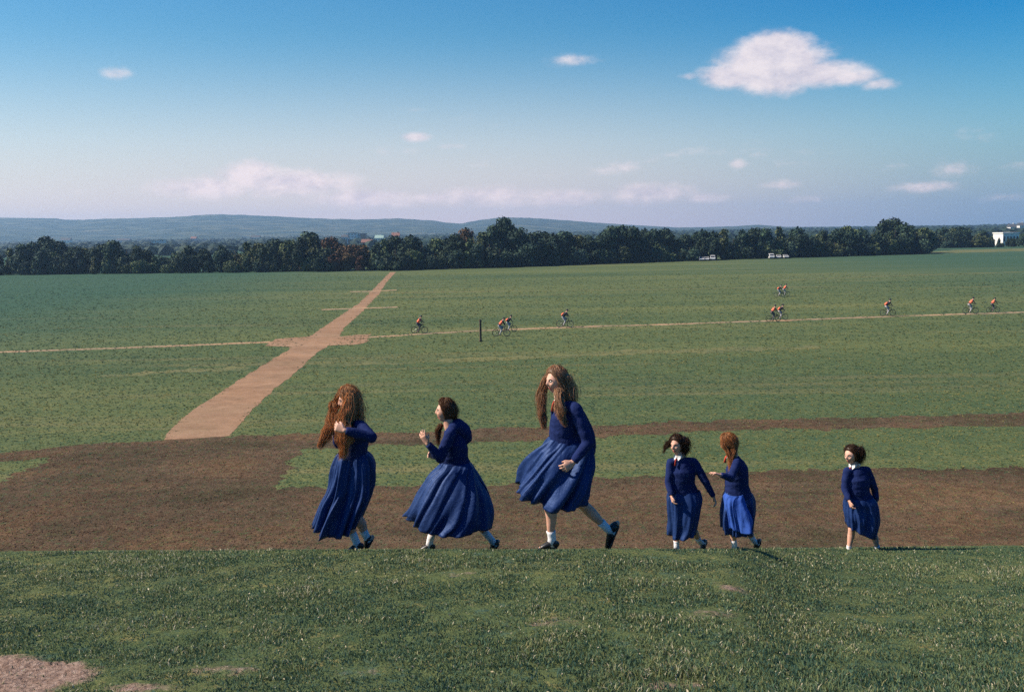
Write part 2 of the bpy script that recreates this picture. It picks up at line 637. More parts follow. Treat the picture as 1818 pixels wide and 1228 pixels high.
def sheet(name, pts, z, mat, rag=0.25, step=0.6, label=None, cells=None):
    """flat sheet on the field with a ragged rim, corners given as photo pixels"""
    w = [G(X, Y, 0.0) for X, Y in pts]
    out = []
    for i in range(len(w)):
        a, b = w[i], w[(i + 1) % len(w)]
        L = (b - a).length
        st_ = max(step, a.y / 180.0)
        n = max(1, int(L / st_))
        nrm = Vector((-(b - a).y, (b - a).x, 0)).normalized()
        for k in range(n):
            p = a.lerp(b, k / n)
            amp = rag * (1 + p.y / 90.0)
            e = (noise.noise(p * 0.55) + 0.7 * noise.noise(p * 2.3) + 0.5 * noise.noise(p * 6.0 + Vector((9, 2, 4)))) * amp
            out.append(p + nrm * e)
    tris = tessellate_polygon([[Vector((p.x, p.y, 0)) for p in out]])
    vs = np.array([(p.x, p.y, z) for p in out])
    fs = []
    for t in tris:
        a, b, c = (out[i] for i in t)
        s = (b.x - a.x) * (c.y - a.y) - (b.y - a.y) * (c.x - a.x)
        fs.append(list(t) if s > 0 else [t[0], t[2], t[1]])
    me = mesh_np(name, vs, fs, mat, False)
    return tag(link(name, me), label, kind='structure')


# brown earth where the turf was stripped: narrow strip, wide field, and the open corner round the green wedge
SOIL = [(-260, 812), (0, 804), (150, 790), (290, 780), (430, 771), (600, 769), (700, 768), (890, 759), (1110, 754), (1200, 748), (1500, 741), (1818, 732), (2300, 720),
        (2300, 742), (1818, 755), (1500, 761), (1263, 766), (1110, 773), (890, 783), (700, 789), (528, 799),
        (493, 868), (600, 867), (700, 865), (890, 857), (1110, 848), (1260, 841), (1370, 836), (1600, 831), (1818, 828), (2400, 815),
        (2500, 985), (1818, 990), (900, 990), (0, 996), (-400, 1000), (-360, 905), (-120, 875), (0, 853), (45, 830), (85, 815), (40, 817), (0, 820), (-260, 828)]
sheet('tilled_earth', SOIL, 0.004, MAT_TILLED, 0.42, 0.22, 'brown strips of stripped and tilled earth on the field')
PATH = [(289, 781), (300, 768), (333, 734), (380, 704), (444, 662), (499, 629), (546, 600), (596, 566), (638, 538), (665, 511), (693, 483), (703, 483),
        (687, 500), (675, 520), (640, 556), (611, 582), (599, 605), (563, 626), (527, 659), (485, 693), (444, 731), (424, 756), (411, 774)]
sheet('dirt_path', PATH, 0.009, MAT_PATH, 0.085, 0.3, 'broad pale dirt path crossing the field to the trees')
sheet('path_arm', [(470, 614), (488, 602), (525, 599), (556, 597), (545, 610), (525, 616)], 0.013, MAT_PATH, 0.2, 0.4, 'short bare patch on the left where the paths cross')
sheet('path_arm', [(592, 599), (625, 595), (658, 593), (650, 608), (625, 612), (582, 614)], 0.013, MAT_PATH, 0.2, 0.4, 'short bare patch on the right where the paths cross')


def line_sheet(name, pts, width, z, mat, rag, label):
    up = [(x, y - width / 2) for x, y in pts]
    dn = [(x, y + width / 2) for x, y in pts[::-1]]
    return sheet(name, up + dn, z, mat, rag, 0.5, label)


line_sheet('worn_track', [(-300, 635), (0, 625), (200, 618), (380, 611), (480, 607)], 2.6, 0.006, MAT_TRACK, 0.10, 'thin worn track running left from the crossing')
line_sheet('worn_track', [(650, 599), (745, 593), (850, 587), (1000, 581), (1180, 576), (1380, 569), (1570, 562), (1818, 554), (2200, 541)], 2.2, 0.006, MAT_TRACK, 0.16, 'thin worn track under the cyclists')
line_sheet('worn_track', [(622, 518), (665, 517), (705, 515)], 1.3, 0.012, MAT_TRACK, 0.2, 'short worn track crossing the path near the trees')
line_sheet('worn_track', [(570, 550), (620, 548), (705, 545)], 1.6, 0.012, MAT_TRACK, 0.2, 'short worn track crossing the path above the junction')
line_sheet('dry_grass_line', [(1330, 499), (1500, 493), (1700, 486), (1900, 480)], 1.2, 0.006, MAT_DRY, 0.3, 'faint pale line in the far right grass')
line_sheet('dry_grass_line', [(1500, 519), (1650, 512), (1900, 504)], 0.8, 0.006, MAT_DRY, 0.3, 'fainter pale line in the right grass')
line_sheet('dry_grass_line', [(560, 650), (700, 643), (900, 636), (1100, 627), (1300, 620), (1450, 616)], 7, 0.005, MAT_DRY, 0.7, 'wide dry band in the grass behind the girls')
line_sheet('dry_grass_line', [(180, 668), (300, 660), (440, 652)], 6, 0.005, MAT_DRY, 0.7, 'dry band in the grass left of the path')
sheet('dry_grass_line', [(1640, 449), (1690, 444), (1818, 441), (1990, 436), (1990, 440), (1818, 446), (1700, 449)], 0.006, MAT_DRY, 0.8, 1.0, 'brownish far slope of grass before the right trees')


# ---------------------------------------------------------------- clods of earth on the near part of the tilled soil
def pip(px, py, poly):
    inside = np.zeros(len(px), dtype=bool)
    n = len(poly)
    for i in range(n):
        x1, y1 = poly[i]
        x2, y2 = poly[(i + 1) % n]
        c = ((y1 > py) != (y2 > py)) & (px < (x2 - x1) * (py - y1) / (y2 - y1 + 1e-12) + x1)
        inside ^= c
    return inside


def scatter_clods():
    rng = np.random.default_rng(7)
    poly = [(G(X, Y).x, G(X, Y).y) for X, Y in SOIL]
    N = 90000
    y = 29 + 28 * rng.random(N) ** 1.3
    x = (rng.random(N) - 0.5) * 1.2 * y
    k = pip(x, y, poly)
    x, y = x[k], y[k]
    # drawn together into clumps and furrows
    w = vnoise(x, y, 0.5, 3.3) + 0.6 * vnoise(x, y, 1.9, 8.1)
    k = (w + rng.random(len(x)) * 1.6) > 0.45
    x, y = x[k][:26000], y[k][:26000]
    n = len(x)
    ico_v = np.array([(1, 0, -.2), (-.4, .9, -.2), (-.6, -.8, -.2), (.35, .2, .75), (-.3, -.1, .6)])
    ico_f = np.array([(0, 1, 3), (1, 2, 4), (2, 0, 3), (1, 4, 3), (2, 3, 4)])
    s = 0.022 + 0.05 * rng.random(n) ** 3
    a = rng.random(n) * 6.28
    V = np.repeat(ico_v[None], n, 0) * (0.7 + 0.6 * rng.random((n, 5, 3)))
    vx = V[..., 0] * np.cos(a)[:, None] - V[..., 1] * np.sin(a)[:, None]
    vy = V[..., 0] * np.sin(a)[:, None] + V[..., 1] * np.cos(a)[:, None]
    V = np.stack([vx, vy, V[..., 2] * 0.5], -1) * s[:, None, None]
    V[..., 0] += x[:, None]
    V[..., 1] += y[:, None]
    V[..., 2] += 0.004
    F = (ico_f[None] + (np.arange(n) * 5)[:, None, None]).reshape(-1, 3)
    me = mesh_np('clods', V.reshape(-1, 3), F, MAT_TILLED, False)
    tag(link('clods', me), 'loose clods of brown earth strewn over the tilled soil', 'clods', kind='stuff')


scatter_clods()


# ---------------------------------------------------------------- low tufts all over the field
def scatter_tufts():
    rng = np.random.default_rng(17)
    soil = [(X, Y) for X, Y in SOIL]
    N = 110000
    X = rng.random(N) * 2300 - 240
    Y = 486 + 490 * rng.random(N)
    jx, jy = rng.normal(0, 9, N), rng.normal(0, 3.2, N)      # tufts stray across the borders
    on_soil = pip(X + jx, Y + jy, soil)
    on_path = pip(X + jx * .6, Y + jy * .6, PATH)
    keep = (~on_path) & (~on_soil | (rng.random(N) < 0.8)) & ((Y < 870) | pip(X, Y, soil))
    keep &= Y > np.interp(X, BASE_XF, BASE_YF) + 3
    X, Y, on_soil = X[keep], Y[keep], on_soil[keep]
    hy = 412 - (X - 909) * 0.0175
    n = len(X)
    d = Fv[None] if False else None
    rx = np.array(Fv)[None] + np.array(Rv)[None] * ((X - CX) / FPX)[:, None] - np.array(Uv)[None] * ((Y - CY) / FPX)[:, None]
    t = -H / rx[:, 2]
    x, y = rx[:, 0] * t, rx[:, 1] * t
    w = np.minimum(0.0011 * y * (0.6 + 0.9 * rng.random(n)), 0.22)
    h = np.minimum(w * (0.25 + .4 * rng.random(n)), 0.07)
    h[on_soil] *= 0.6
    a = rng.random(n) * 6.28
    V = np.empty((n, 12, 3))
    for k in range(4):                       # four leaning blades or flakes fanned out of one root
        an = a + k * math.pi / 2 + rng.normal(0, .4, n)
        ln = w * (0.8 + 0.9 * rng.random(n))
        ca, sa = np.cos(an), np.sin(an)
        hw = w * .42
        V[:, 3 * k] = np.stack([x - sa * hw, y + ca * hw, np.full(n, 0.0)], -1)
        V[:, 3 * k + 1] = np.stack([x + sa * hw, y - ca * hw, np.full(n, 0.0)], -1)
        V[:, 3 * k + 2] = np.stack([x + ca * ln, y + sa * ln, h * (.5 + .8 * rng.random(n)) + .004], -1)
    F = (np.arange(12).reshape(4, 3)[None] + (np.arange(n) * 12)[:, None, None]).reshape(-1, 3)
    m, nt, b = new_mat('tufts', 0.95, 0.05)
    at = nt.n('ShaderNodeAttribute', attribute_name='tint')
    col = nt.ramp(at.outputs['Fac'], [(0.0, (0.028, 0.062, 0.056)), (0.25, (0.048, 0.092, 0.052)), (0.5, (0.098, 0.126, 0.048)), (0.64, (0.20, 0.180, 0.062)),
                                      (0.70, (0.016, 0.012, 0.010)), (0.85, (0.085, 0.055, 0.037)), (1.0, (0.24, 0.155, 0.105))])
    nt.l(col, b.inputs['Base Color'])
    me = mesh_np('field_tufts', V.reshape(-1, 3), F, m, False)
    big = noise_arr(x * .035, y * .11) + 0.6 * noise_arr(x * .3, y * .6)
    lush_vignette = np.clip((-x - 12) / 60, 0, 1) + np.clip((x - 32) / 90, 0, 1)  # darker tufts at both sides: greener grass and the vignette put into the tint
    tint = np.clip(0.40 + 0.15 * big + 0.18 * rng.standard_normal(n) - 0.22 * lush_vignette, 0, 0.64)
    st = on_soil & ((rng.random(n) + 0.5 * noise_arr(x * .12, y * .25)) < 0.66)
    tint[st] = 0.70 + 0.30 * np.clip(0.45 + .28 * rng.standard_normal(st.sum()), 0, 1)
    at = me.attributes.new('tint', 'FLOAT', 'POINT')
    at.data.foreach_set('value', np.repeat(tint, 12).astype(np.float32))
    tag(link('field_tufts', me), 'low tufts of grass and weed all over the playing field', 'tufts', kind='stuff')


def noise_arr(x, y):
    return np.array([noise.noise(Vector((float(a), float(b), 4.4))) for a, b in zip(x, y)])


BASE_XF, BASE_YF = [-240, 0, 460, 700, 900, 1100, 1300, 1480, 1640, 1660, 1818, 2060], [496, 489, 484, 481, 475, 468, 461, 456, 451, 441, 438.5, 434]
scatter_tufts()

# ---------------------------------------------------------------- grass of the near bank
def blade_mat():
    m, nt, b = new_mat('grass_blades', 0.7, 0.25)
    at = nt.n('ShaderNodeAttribute', attribute_name='tint')
    col = nt.ramp(at.outputs['Fac'], [(0.0, (0.016, 0.052, 0.046)), (0.30, (0.045, 0.105, 0.074)), (0.6, (0.115, 0.165, 0.072)), (0.86, (0.19, 0.205, 0.080)), (0.95, (0.30, 0.27, 0.14)), (1.0, (0.52, 0.48, 0.34))])
    nt.l(col, b.inputs['Base Color'])
    b.inputs['Transmission Weight'].default_value = 0.0
    tr = nt.n('ShaderNodeBsdfTranslucent')
    nt.l(col, tr.inputs['Color'])
    mx = nt.n('ShaderNodeMixShader')
    mx.inputs[0].default_value = 0.28
    nt.l(b.outputs[0], mx.inputs[1])
    nt.l(tr.outputs[0], mx.inputs[2])
    nt.l(mx.outputs[0], m.node_tree.nodes['Material Output'].inputs[0])
    return m


def scatter_grass():
    rng = np.random.default_rng(11)
    xs, ys = [], []
    # density falls with distance from the camera
    for (y0, y1, dens_) in ((3.7, 5.2, 11000), (5.2, 6.6, 9000), (6.6, 8.2, 6500), (8.2, 10.0, 3600), (10.0, 12.0, 1700), (12.0, 15.2, 1100)):
        for part in range(1):
            xl, xr = -0.58 * y1, 0.58 * y1
            if y0 >= 10.0:
                xl = 0.05 * y0
            n = int(dens_ * (y1 - y0) * (xr - xl))
            xs.append(xl + (xr - xl) * rng.random(n))
            ys.append(y0 + (y1 - y0) * rng.random(n))
    x, y = np.concatenate(xs), np.concatenate(ys)
    b = bareness(x, y)
    k = rng.random(len(x)) > np.clip(b * 1.45 - 0.08, 0, 0.97)
    x, y = x[k], y[k]
    n = len(x)
    cl = vnoise(x, y, 3.0, 5.0) + 0.7 * vnoise(x, y, 9.0, 2.0)
    big = vnoise(x, y, 0.8, 12.0)
    k = (cl + 0.9 * rng.random(n)) > -0.05
    x, y, cl, big = x[k], y[k], cl[k], big[k]
    n = len(x)
    z = ground_z(x, y) - 0.004
    hgt = (0.010 + 0.016 * rng.random(n) + 0.016 * np.clip(cl, 0, 1)) * (0.85 + 0.35 * np.clip(big + .3, 0, 1)) * (1 + 0.02 * (y - 5))
    # a longer, shaggy fringe by the photographer's feet on the right
    sh = np.clip((5.6 - y) / 1.4, 0, 1) * np.clip((x + 0.6) / 1.2, 0, 1)
    hgt *= 1 + 1.0 * sh
    wd = (0.0018 + 0.0018 * rng.random(n)) * (1 + 0.07 * (y - 4.0))
    a = rng.random(n) * 2 * np.pi
    lean = 0.25 + 0.9 * rng.random(n)
    la = rng.random(n) * 2 * np.pi * 0.7 + 0.3
    lx, ly = np.cos(la) * lean * hgt, np.sin(la) * lean * hgt
    wx, wy = np.cos(a) * wd, np.sin(a) * wd
    V = np.empty((n, 5, 3))
    V[:, 0] = np.stack([x - wx, y - wy, z], -1)
    V[:, 1] = np.stack([x + wx, y + wy, z], -1)
    V[:, 2] = np.stack([x + wx * .8 + lx * .4, y + wy * .8 + ly * .4, z + hgt * .6], -1)
    V[:, 3] = np.stack([x - wx * .8 + lx * .4, y - wy * .8 + ly * .4, z + hgt * .6], -1)
    V[:, 4] = np.stack([x + lx, y + ly, z + hgt * (1.05 - 0.3 * lean)], -1)
    F = np.array([(0, 1, 2), (0, 2, 3), (3, 2, 4)])
    F = (F[None] + (np.arange(n) * 5)[:, None, None]).reshape(-1, 3)
    me = mesh_np('grass', V.reshape(-1, 3), F, blade_mat(), False)
    tint = 0.47 + 0.24 * cl + 0.22 * big + 0.24 * rng.standard_normal(n) + 0.05 * np.clip((y - 6) / 3, -1, 1)
    dead = rng.random(n) < 0.008
    tint[dead] = 0.88 + 0.10 * rng.random(dead.sum())
    at = me.attributes.new('tint', 'FLOAT', 'POINT')
    at.data.foreach_set('value', np.repeat(np.clip(tint, 0, 1), 5).astype(np.float32))
    tag(link('grass', me), 'short tufted grass growing on the near bank', 'grass', kind='stuff')
    # straw, dead stalks and small pale leaves lying in the grass
    n = 1500
    y = 3.8 + 7.2 * rng.random(n) ** 1.2
    x = (rng.random(n) - 0.5) * 1.16 * y
    z = ground_z(x, y) + 0.018 + 0.02 * rng.random(n)
    ln = 0.005 + 0.009 * rng.random(n) ** 3
    w2 = 0.002 + 0.0025 * rng.random(n)
    a = rng.random(n) * 6.28
    dx, dy = np.cos(a), np.sin(a)
    V = np.empty((n, 4, 3))
    t1, t2 = (rng.random(n) - .5) * ln * 1.3, (rng.random(n) - .5) * ln * 1.3
    V[:, 0] = np.stack([x - dx * ln, y - dy * ln, z + t1], -1)
    V[:, 1] = np.stack([x - dy * w2, y + dx * w2, z + 0.004], -1)
    V[:, 2] = np.stack([x + dx * ln, y + dy * ln, z - t1], -1)
    V[:, 3] = np.stack([x + dy * w2, y - dx * w2, z + 0.003 + t2], -1)
    F = (np.array([(0, 1, 2), (0, 2, 3)])[None] + (np.arange(n) * 4)[:, None, None]).reshape(-1, 3)
    me = mesh_np('leaf_litter', V.reshape(-1, 3), F, noisy_mat('straw', (0.22, 0.17, 0.09), (0.52, 0.47, 0.35), 3.0, 0.8, 0.2, 0), False)
    tag(link('leaf_litter', me), 'pale straw and small dead leaves lying in the near grass', 'leaf litter', kind='stuff')


scatter_grass()
# ---------------------------------------------------------------- hills
def hill_material():
    m, nt, b = new_mat('hill_side', 0.95, 0.05)
    geo = nt.n('ShaderNodeNewGeometry')
    pos = geo.outputs['Position']
    mp = nt.n('ShaderNodeMapping')
    mp.inputs['Scale'].default_value = (0.012, 0.03, 0.09)
    nt.l(pos, mp.inputs[0])
    vo = nt.n('ShaderNodeTexVoronoi')
    vo.inputs['Scale'].default_value = 1.0
    nt.l(mp.outputs[0], vo.inputs['Vector'])
    sp = nt.n('ShaderNodeSeparateXYZ')
    nt.l(vo.outputs['Color'], sp.inputs[0])
    col = nt.ramp(sp.outputs[0], [(0.0, (0.020, 0.038, 0.036)), (0.45, (0.038, 0.060, 0.045)), (0.8, (0.085, 0.10, 0.065)), (1.0, (0.13, 0.125, 0.08))])
    nz = nt.noise(pos, 0.02, 6, 0.7)
    col = nt.mix(nt.smooth(nz.outputs[0], 0.47, 0.60), col, (0.014, 0.028, 0.018))
    nt.l(col, b.inputs['Base Color'])
    return m


def hills():
    topx = [-500, -200, 0, 100, 125, 180, 300, 360, 400, 480, 560, 640, 700, 760, 800, 820, 850, 890, 940, 1000, 1080, 1150, 1200, 1300, 1345, 1400, 1500, 1650, 1818, 2300]
    topy = [396, 390, 387, 388, 391, 389, 386, 382, 381, 384, 388, 390, 388, 391, 396, 397, 391, 386, 387, 391, 397, 401, 404, 402, 399, 403, 402, 400, 400, 392]
    cols = np.arange(-500, 2301, 8)
    rows = []
    D0, D1, D2 = 2100.0, 3700.0, 4050.0
    fr = [0, .12, .25, .4, .55, .7, .8, .88, .94, 1.0, 1.15]
    V = []
    for X in cols:
        ty = np.interp(X, topx, topy) + 0.9 * noise.noise(Vector((X * .05, 0, 1))) + 0.5 * noise.noise(Vector((X * .3, 0, 5)))
        top = P(X, ty, D1)
        for f in fr:
            dpt = D0 + (D1 - D0) * f
            g = G(X, 500)
            u = top.x / top.y
            y = dpt
            hz_ = top.z * (min(f, 1.0) ** 1.5)
            if f > 1:
                hz_ = top.z * 0.8
            wob = noise.noise(Vector((u * 14, f * 3, 2.0))) * 9 * math.sin(math.pi * min(f, 1))
            V.append((u * y, y, max(-0.5, hz_ + wob) if 0 < f else -0.5))
    n = len(fr)
    idx = np.arange(len(cols) * n).reshape(len(cols), n)
    F = np.stack([idx[:-1, :-1], idx[1:, :-1], idx[1:, 1:], idx[:-1, 1:]], -1).reshape(-1, 4)
    me = mesh_np('hills', np.array(V), F, hill_material(), True)
    tag(link('hills', me), 'long low blue hills on the horizon', kind='structure')


hills()


# ---------------------------------------------------------------- trees
def leaf_material(name, c1, c2, c3, rnd=0.6):
    m, nt, b = new_mat(name, 0.75, 0.15)
    geo = nt.n('ShaderNodeNewGeometry')
    nz = nt.noise(geo.outputs['Position'], 0.55, 4, 0.7)
    at = nt.n('ShaderNodeAttribute', attribute_name='tint')
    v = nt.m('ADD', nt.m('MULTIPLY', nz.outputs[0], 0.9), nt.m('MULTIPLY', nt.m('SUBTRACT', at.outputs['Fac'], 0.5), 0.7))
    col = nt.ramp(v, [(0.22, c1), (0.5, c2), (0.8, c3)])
    oi = nt.n('ShaderNodeObjectInfo')
    hs = nt.n('ShaderNodeHueSaturation')
    nt.l(col, hs.inputs['Color'])
    nt.l(nt.m('ADD', nt.m('MULTIPLY', oi.outputs['Random'], rnd), 1 - rnd / 2), hs.inputs['Value'])
    nt.l(nt.m('ADD', nt.m('MULTIPLY', oi.outputs['Random'], 0.05), 0.475), hs.inputs['Hue'])
    nt.l(hs.outputs[0], b.inputs['Base Color'])
    return m


LEAF = [leaf_material('leaves_dark', (0.013, 0.029, 0.024), (0.030, 0.058, 0.036), (0.068, 0.100, 0.048)),
        leaf_material('leaves_olive', (0.030, 0.044, 0.022), (0.068, 0.092, 0.040), (0.15, 0.165, 0.065)),
        leaf_material('leaves_rust', (0.045, 0.030, 0.020), (0.10, 0.058, 0.032), (0.17, 0.095, 0.05), 0.3)]
BARK = noisy_mat('bark', (0.035, 0.026, 0.02), (0.10, 0.08, 0.06), 6, 0.95, 0.05, 0.6, 0.05)


def unit_ico():
    t = (1 + 5 ** .5) / 2
    v = np.array([(-1, t, 0), (1, t, 0), (-1, -t, 0), (1, -t, 0), (0, -1, t), (0, 1, t), (0, -1, -t), (0, 1, -t), (t, 0, -1), (t, 0, 1), (-t, 0, -1), (-t, 0, 1)], dtype=float)
    v /= np.linalg.norm(v[0])
    f = np.array([(0, 11, 5), (0, 5, 1), (0, 1, 7), (0, 7, 10), (0, 10, 11), (1, 5, 9), (5, 11, 4), (11, 10, 2), (10, 7, 6), (7, 1, 8), (3, 9, 4), (3, 4, 2), (3, 2, 6), (3, 6, 8), (3, 8, 9), (4, 9, 5), (2, 4, 11), (6, 2, 10), (8, 6, 7), (9, 8, 1)])
    return v, f


ICO_V, ICO_F = unit_ico()


def crown_mesh(name, seed, w, kind, mat, nleaf=2600, leaf=0.42):
    """a crown one unit = one metre, total height 10, foliage from close to the ground; w = half width"""
    rng = np.random.default_rng(seed)
    lobes = []
    if kind == 'round':
        for _ in range(15):
            a = rng.random() * 6.28
            h = 2.2 + 6.0 * rng.random() ** 0.8
            prof = math.sqrt(max(0.05, 1 - ((h - 5.0) / 5.2) ** 2))
            r = w * 0.62 * prof * rng.random() ** 0.5
            s = 1.25 + 1.15 * rng.random()
            lobes.append((r * math.cos(a), r * math.sin(a), min(h, 9.6 - s * .8), s, s * (0.75 + 0.3 * rng.random())))
        lobes.append((0.3, 0, 7.9, 1.9, 1.9))
    elif kind == 'tall':
        for _ in range(15):
            a = rng.random() * 6.28
            h = 1.8 + 7.0 * rng.random()
            prof = min(1.0, (10.2 - h) / 4.0)
            r = w * 0.5 * prof * rng.random() ** 0.5
            s = 0.9 + 0.9 * prof * rng.random()
            lobes.append((r * math.cos(a), r * math.sin(a), min(h, 9.8 - s), s, s * 1.25))
    elif kind == 'bush':
        for _ in range(9):
            a = rng.random() * 6.28
            s = 1.4 + 1.6 * rng.random()
            r = w * 0.7 * rng.random() ** 0.5
            lobes.append((r * math.cos(a), r * math.sin(a), s * 0.8 + 5.0 * rng.random() * (1 - r / w), s, s * 1.3))
    elif kind == 'open':
        for _ in range(11):
            a = rng.random() * 6.28
            h = 3.0 + 6.0 * rng.random()
            r = w * 0.8 * rng.random() ** 0.5 * min(1.0, (10.6 - h) / 3.5)
            s = 0.9 + 0.9 * rng.random()
            lobes.append((r * math.cos(a), r * math.sin(a), min(h, 9.7 - s * .8), s, s * 0.8))
    for _ in range(5):        # skirts of low branches
        a = rng.random() * 6.28
        s = 1.0 + .6 * rng.random()
        lobes.append((w * .6 * math.cos(a), w * .6 * math.sin(a), 1.3 + rng.random(), s, s * 1.1))
    L = np.array(lobes)
    vol = L[:, 3] ** 2
    li = rng.choice(len(L), nleaf, p=vol / vol.sum())
    d = rng.standard_normal((nleaf, 3))
    d /= np.linalg.norm(d, axis=1)[:, None]
    rad = 0.72 + 0.42 * rng.random(nleaf)
    c = L[li, :3] + d * np.stack([L[li, 3], L[li, 3], L[li, 4]], -1) * rad[:, None]
    s = leaf * (0.55 + 0.8 * rng.random(nleaf))
    nrm = d + 0.75 * rng.standard_normal((nleaf, 3))
    nrm /= np.linalg.norm(nrm, axis=1)[:, None]
    t = np.cross(nrm, rng.standard_normal((nleaf, 3)))
    t /= np.linalg.norm(t, axis=1)[:, None] + 1e-9
    bt = np.cross(nrm, t)
    V = np.empty((nleaf, 4, 3))
    k1, k2 = 0.6 + .5 * rng.random(nleaf), 0.4 + .4 * rng.random(nleaf)
    V[:, 0] = c + t * s[:, None]
    V[:, 1] = c + bt * (s * k1)[:, None]
    V[:, 2] = c - t * (s * k2)[:, None]
    V[:, 3] = c - bt * (s * k1)[:, None] + nrm * (s * .3)[:, None]
    F = np.array([(0, 1, 2), (0, 2, 3)])
    F = (F[None] + (np.arange(nleaf) * 4)[:, None, None]).reshape(-1, 3)
    V = V.reshape(-1, 3)
    tint = np.repeat(np.clip(0.5 + 0.18 * rng.standard_normal(nleaf) + 0.35 * d[:, 2] * 0, 0, 1), 4)
    # leafy cores that close the inside of the crown
    cv, cf = [], []
    b0 = len(V)
    for (lx, ly, lz, s1, s2) in lobes:
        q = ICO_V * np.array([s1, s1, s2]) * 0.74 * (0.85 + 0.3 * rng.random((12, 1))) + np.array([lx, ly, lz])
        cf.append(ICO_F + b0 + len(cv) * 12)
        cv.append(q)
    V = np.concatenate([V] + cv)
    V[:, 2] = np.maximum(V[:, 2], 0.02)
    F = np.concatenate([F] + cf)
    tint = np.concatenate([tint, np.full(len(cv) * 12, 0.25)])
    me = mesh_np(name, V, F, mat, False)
    at = me.attributes.new('tint', 'FLOAT', 'POINT')
    at.data.foreach_set('value', tint.astype(np.float32))
    return me


def trunk_mesh(name, seed):
    rng = random.Random(seed)
    mb = MB()
    mb.tube([(0, 0, 0), (.05, 0, 1.4), (-.05, .05, 3.0), (.1, 0, 5.2), (.1, .1, 7.5)], [.42, .3, .25, .16, .05], 8)
    for k in range(6):
        a = rng.random() * 6.28
        z = 2.0 + 3.2 * rng.random()
        ln = 1.6 + 1.5 * rng.random()
        mb.tube([(0, 0, z), (math.cos(a) * ln * .5, math.sin(a) * ln * .5, z + ln * .45), (math.cos(a) * ln, math.sin(a) * ln, z + ln * 1.1)], [.13, .08, .03], 6)
    return mb.mesh(name, BARK, True)


TREE_KINDS = []
for i, (kind, w, mi, nl, lf) in enumerate([('round', 4.6, 0, 3000, .42), ('round', 4.9, 1, 3000, .42), ('tall', 3.2, 0, 2400, .40), ('tall', 3.0, 1, 2400, .38),
                                           ('open', 3.9, 0, 2000, .40), ('bush', 4.6, 1, 2200, .42), ('round', 4.4, 2, 2600, .42), ('round', 4.2, 0, 2800, .40), ('bush', 4.2, 0, 2200, .42)]):
    TREE_KINDS.append((crown_mesh('crown_%s' % kind, 40 + i, w, kind, LEAF[mi], nl, lf), trunk_mesh('trunk', 70 + i), kind, mi))

BELT_X = [-200, 0, 20, 50, 80, 105, 140, 170, 205, 240, 265, 290, 310, 335, 350, 370, 400, 450, 500, 540, 560, 590, 610, 640, 655, 680, 700, 720, 740, 770, 800, 830, 850, 870, 880, 895, 905, 915, 930, 960, 1000, 1040, 1070, 1080, 1105, 1140, 1160, 1190, 1210, 1240, 1250, 1270, 1300, 1350, 1400, 1440, 1470, 1490, 1510, 1540, 1565, 1580, 1600, 1620, 1640, 1660, 1690, 1730, 1760, 1775, 1797, 1818, 2000]
BELT_T = [440, 448, 436, 426, 421, 430, 437, 436, 425, 432, 443, 443, 436, 431, 440, 440, 433, 428, 424, 417, 414, 418, 431, 435, 433, 424, 415, 414, 416, 422, 415, 407, 408, 404, 390, 385, 386, 398, 412, 408, 410, 412, 412, 400, 399, 402, 401, 404, 411, 410, 403, 407, 405, 403, 401, 402, 407, 401, 399, 399, 390, 386, 391, 393, 398, 405, 401, 405, 412, 419, 418, 411, 408]
BASE_X = [-200, 0, 460, 700, 900, 1100, 1300, 1480, 1640, 1660, 1818, 2050]
BASE_Y = [496, 489, 484, 481, 475, 468, 461, 456, 451, 441, 438.5, 434]


def section(X):
    for lim, s in ((120, 'at the far left end'), (440, 'in the left part of the belt'), (680, 'left of the dirt path end'), (870, 'right of the dirt path end'),
                   (1080, 'in the middle of the belt'), (1300, 'behind the left white cars'), (1480, 'behind the right white cars'), (1660, 'in the tall clump')):
        if X < lim:
            return s
    return 'behind the far brown slope'


KINDWORD = {('round', 0): 'dark round-crowned tree', ('round', 1): 'olive round-crowned tree', ('tall', 0): 'dark narrow tree', ('tall', 1): 'olive narrow tree',
            ('open', 0): 'loose open-crowned tree', ('bush', 1): 'olive bushy tree', ('bush', 0): 'dark bushy tree', ('round', 2): 'rusty brown round-crowned tree'}
tree_count = {}


def place_tree(X, depth_off, height_scale, ki, rot, wscale, label=None, top=None):
    by = float(np.interp(X, BASE_X, BASE_Y))
    g = G(X, by)
    g = g * (1 + depth_off / g.y)
    g.z = 0
    ty = float(np.interp(X, BELT_X, BELT_T)) if top is None else top
    u = ray(X, ty)
    ztop = H + u.z * (g.y / u.y)
    h = max(2.6, ztop * height_scale)
    cm, tm, kind, mi = TREE_KINDS[ki]
    root = bpy.data.objects.new('tree', None)
    COL.objects.link(root)
    root.location = g
    root.rotation_euler = (0, 0, rot)
    sx = h / 10.0 * wscale
    root.scale = (sx, sx, h / 10.0)
    link('trunk', tm, root)
    link('crown', cm, root)
    if label:
        tag(root, label, 'tree')
    else:
        word = ('low ' if height_scale < .85 else 'tall ') + KINDWORD[(kind, mi)]
        tag(root, '%s %s' % (word, section(X)), 'tree', '%ss %s' % (word, section(X)))
        tree_count.setdefault((word, section(X)), []).append((X, root))
    return root


rt = random.Random(5)
X = -190.0
while X < 2060:
    depth = rt.uniform(6, 13)
    ki = rt.choice([0, 0, 1, 2, 3, 7, 7, 8, 5])
    if 570 < X < 650 and rt.random() < .7:
        ki = 6
    gap = 1758 < X < 1812
    place_tree(X, depth + rt.uniform(-3, 3), rt.uniform(.90, 1.0), ki, rt.random() * 6.28, rt.uniform(.85, 1.1) * (.75 if gap else 1.25 if X > 1650 else 1), top=422 if gap else None)
    X += rt.uniform(15, 24) * (.7 if X > 1650 else 1)
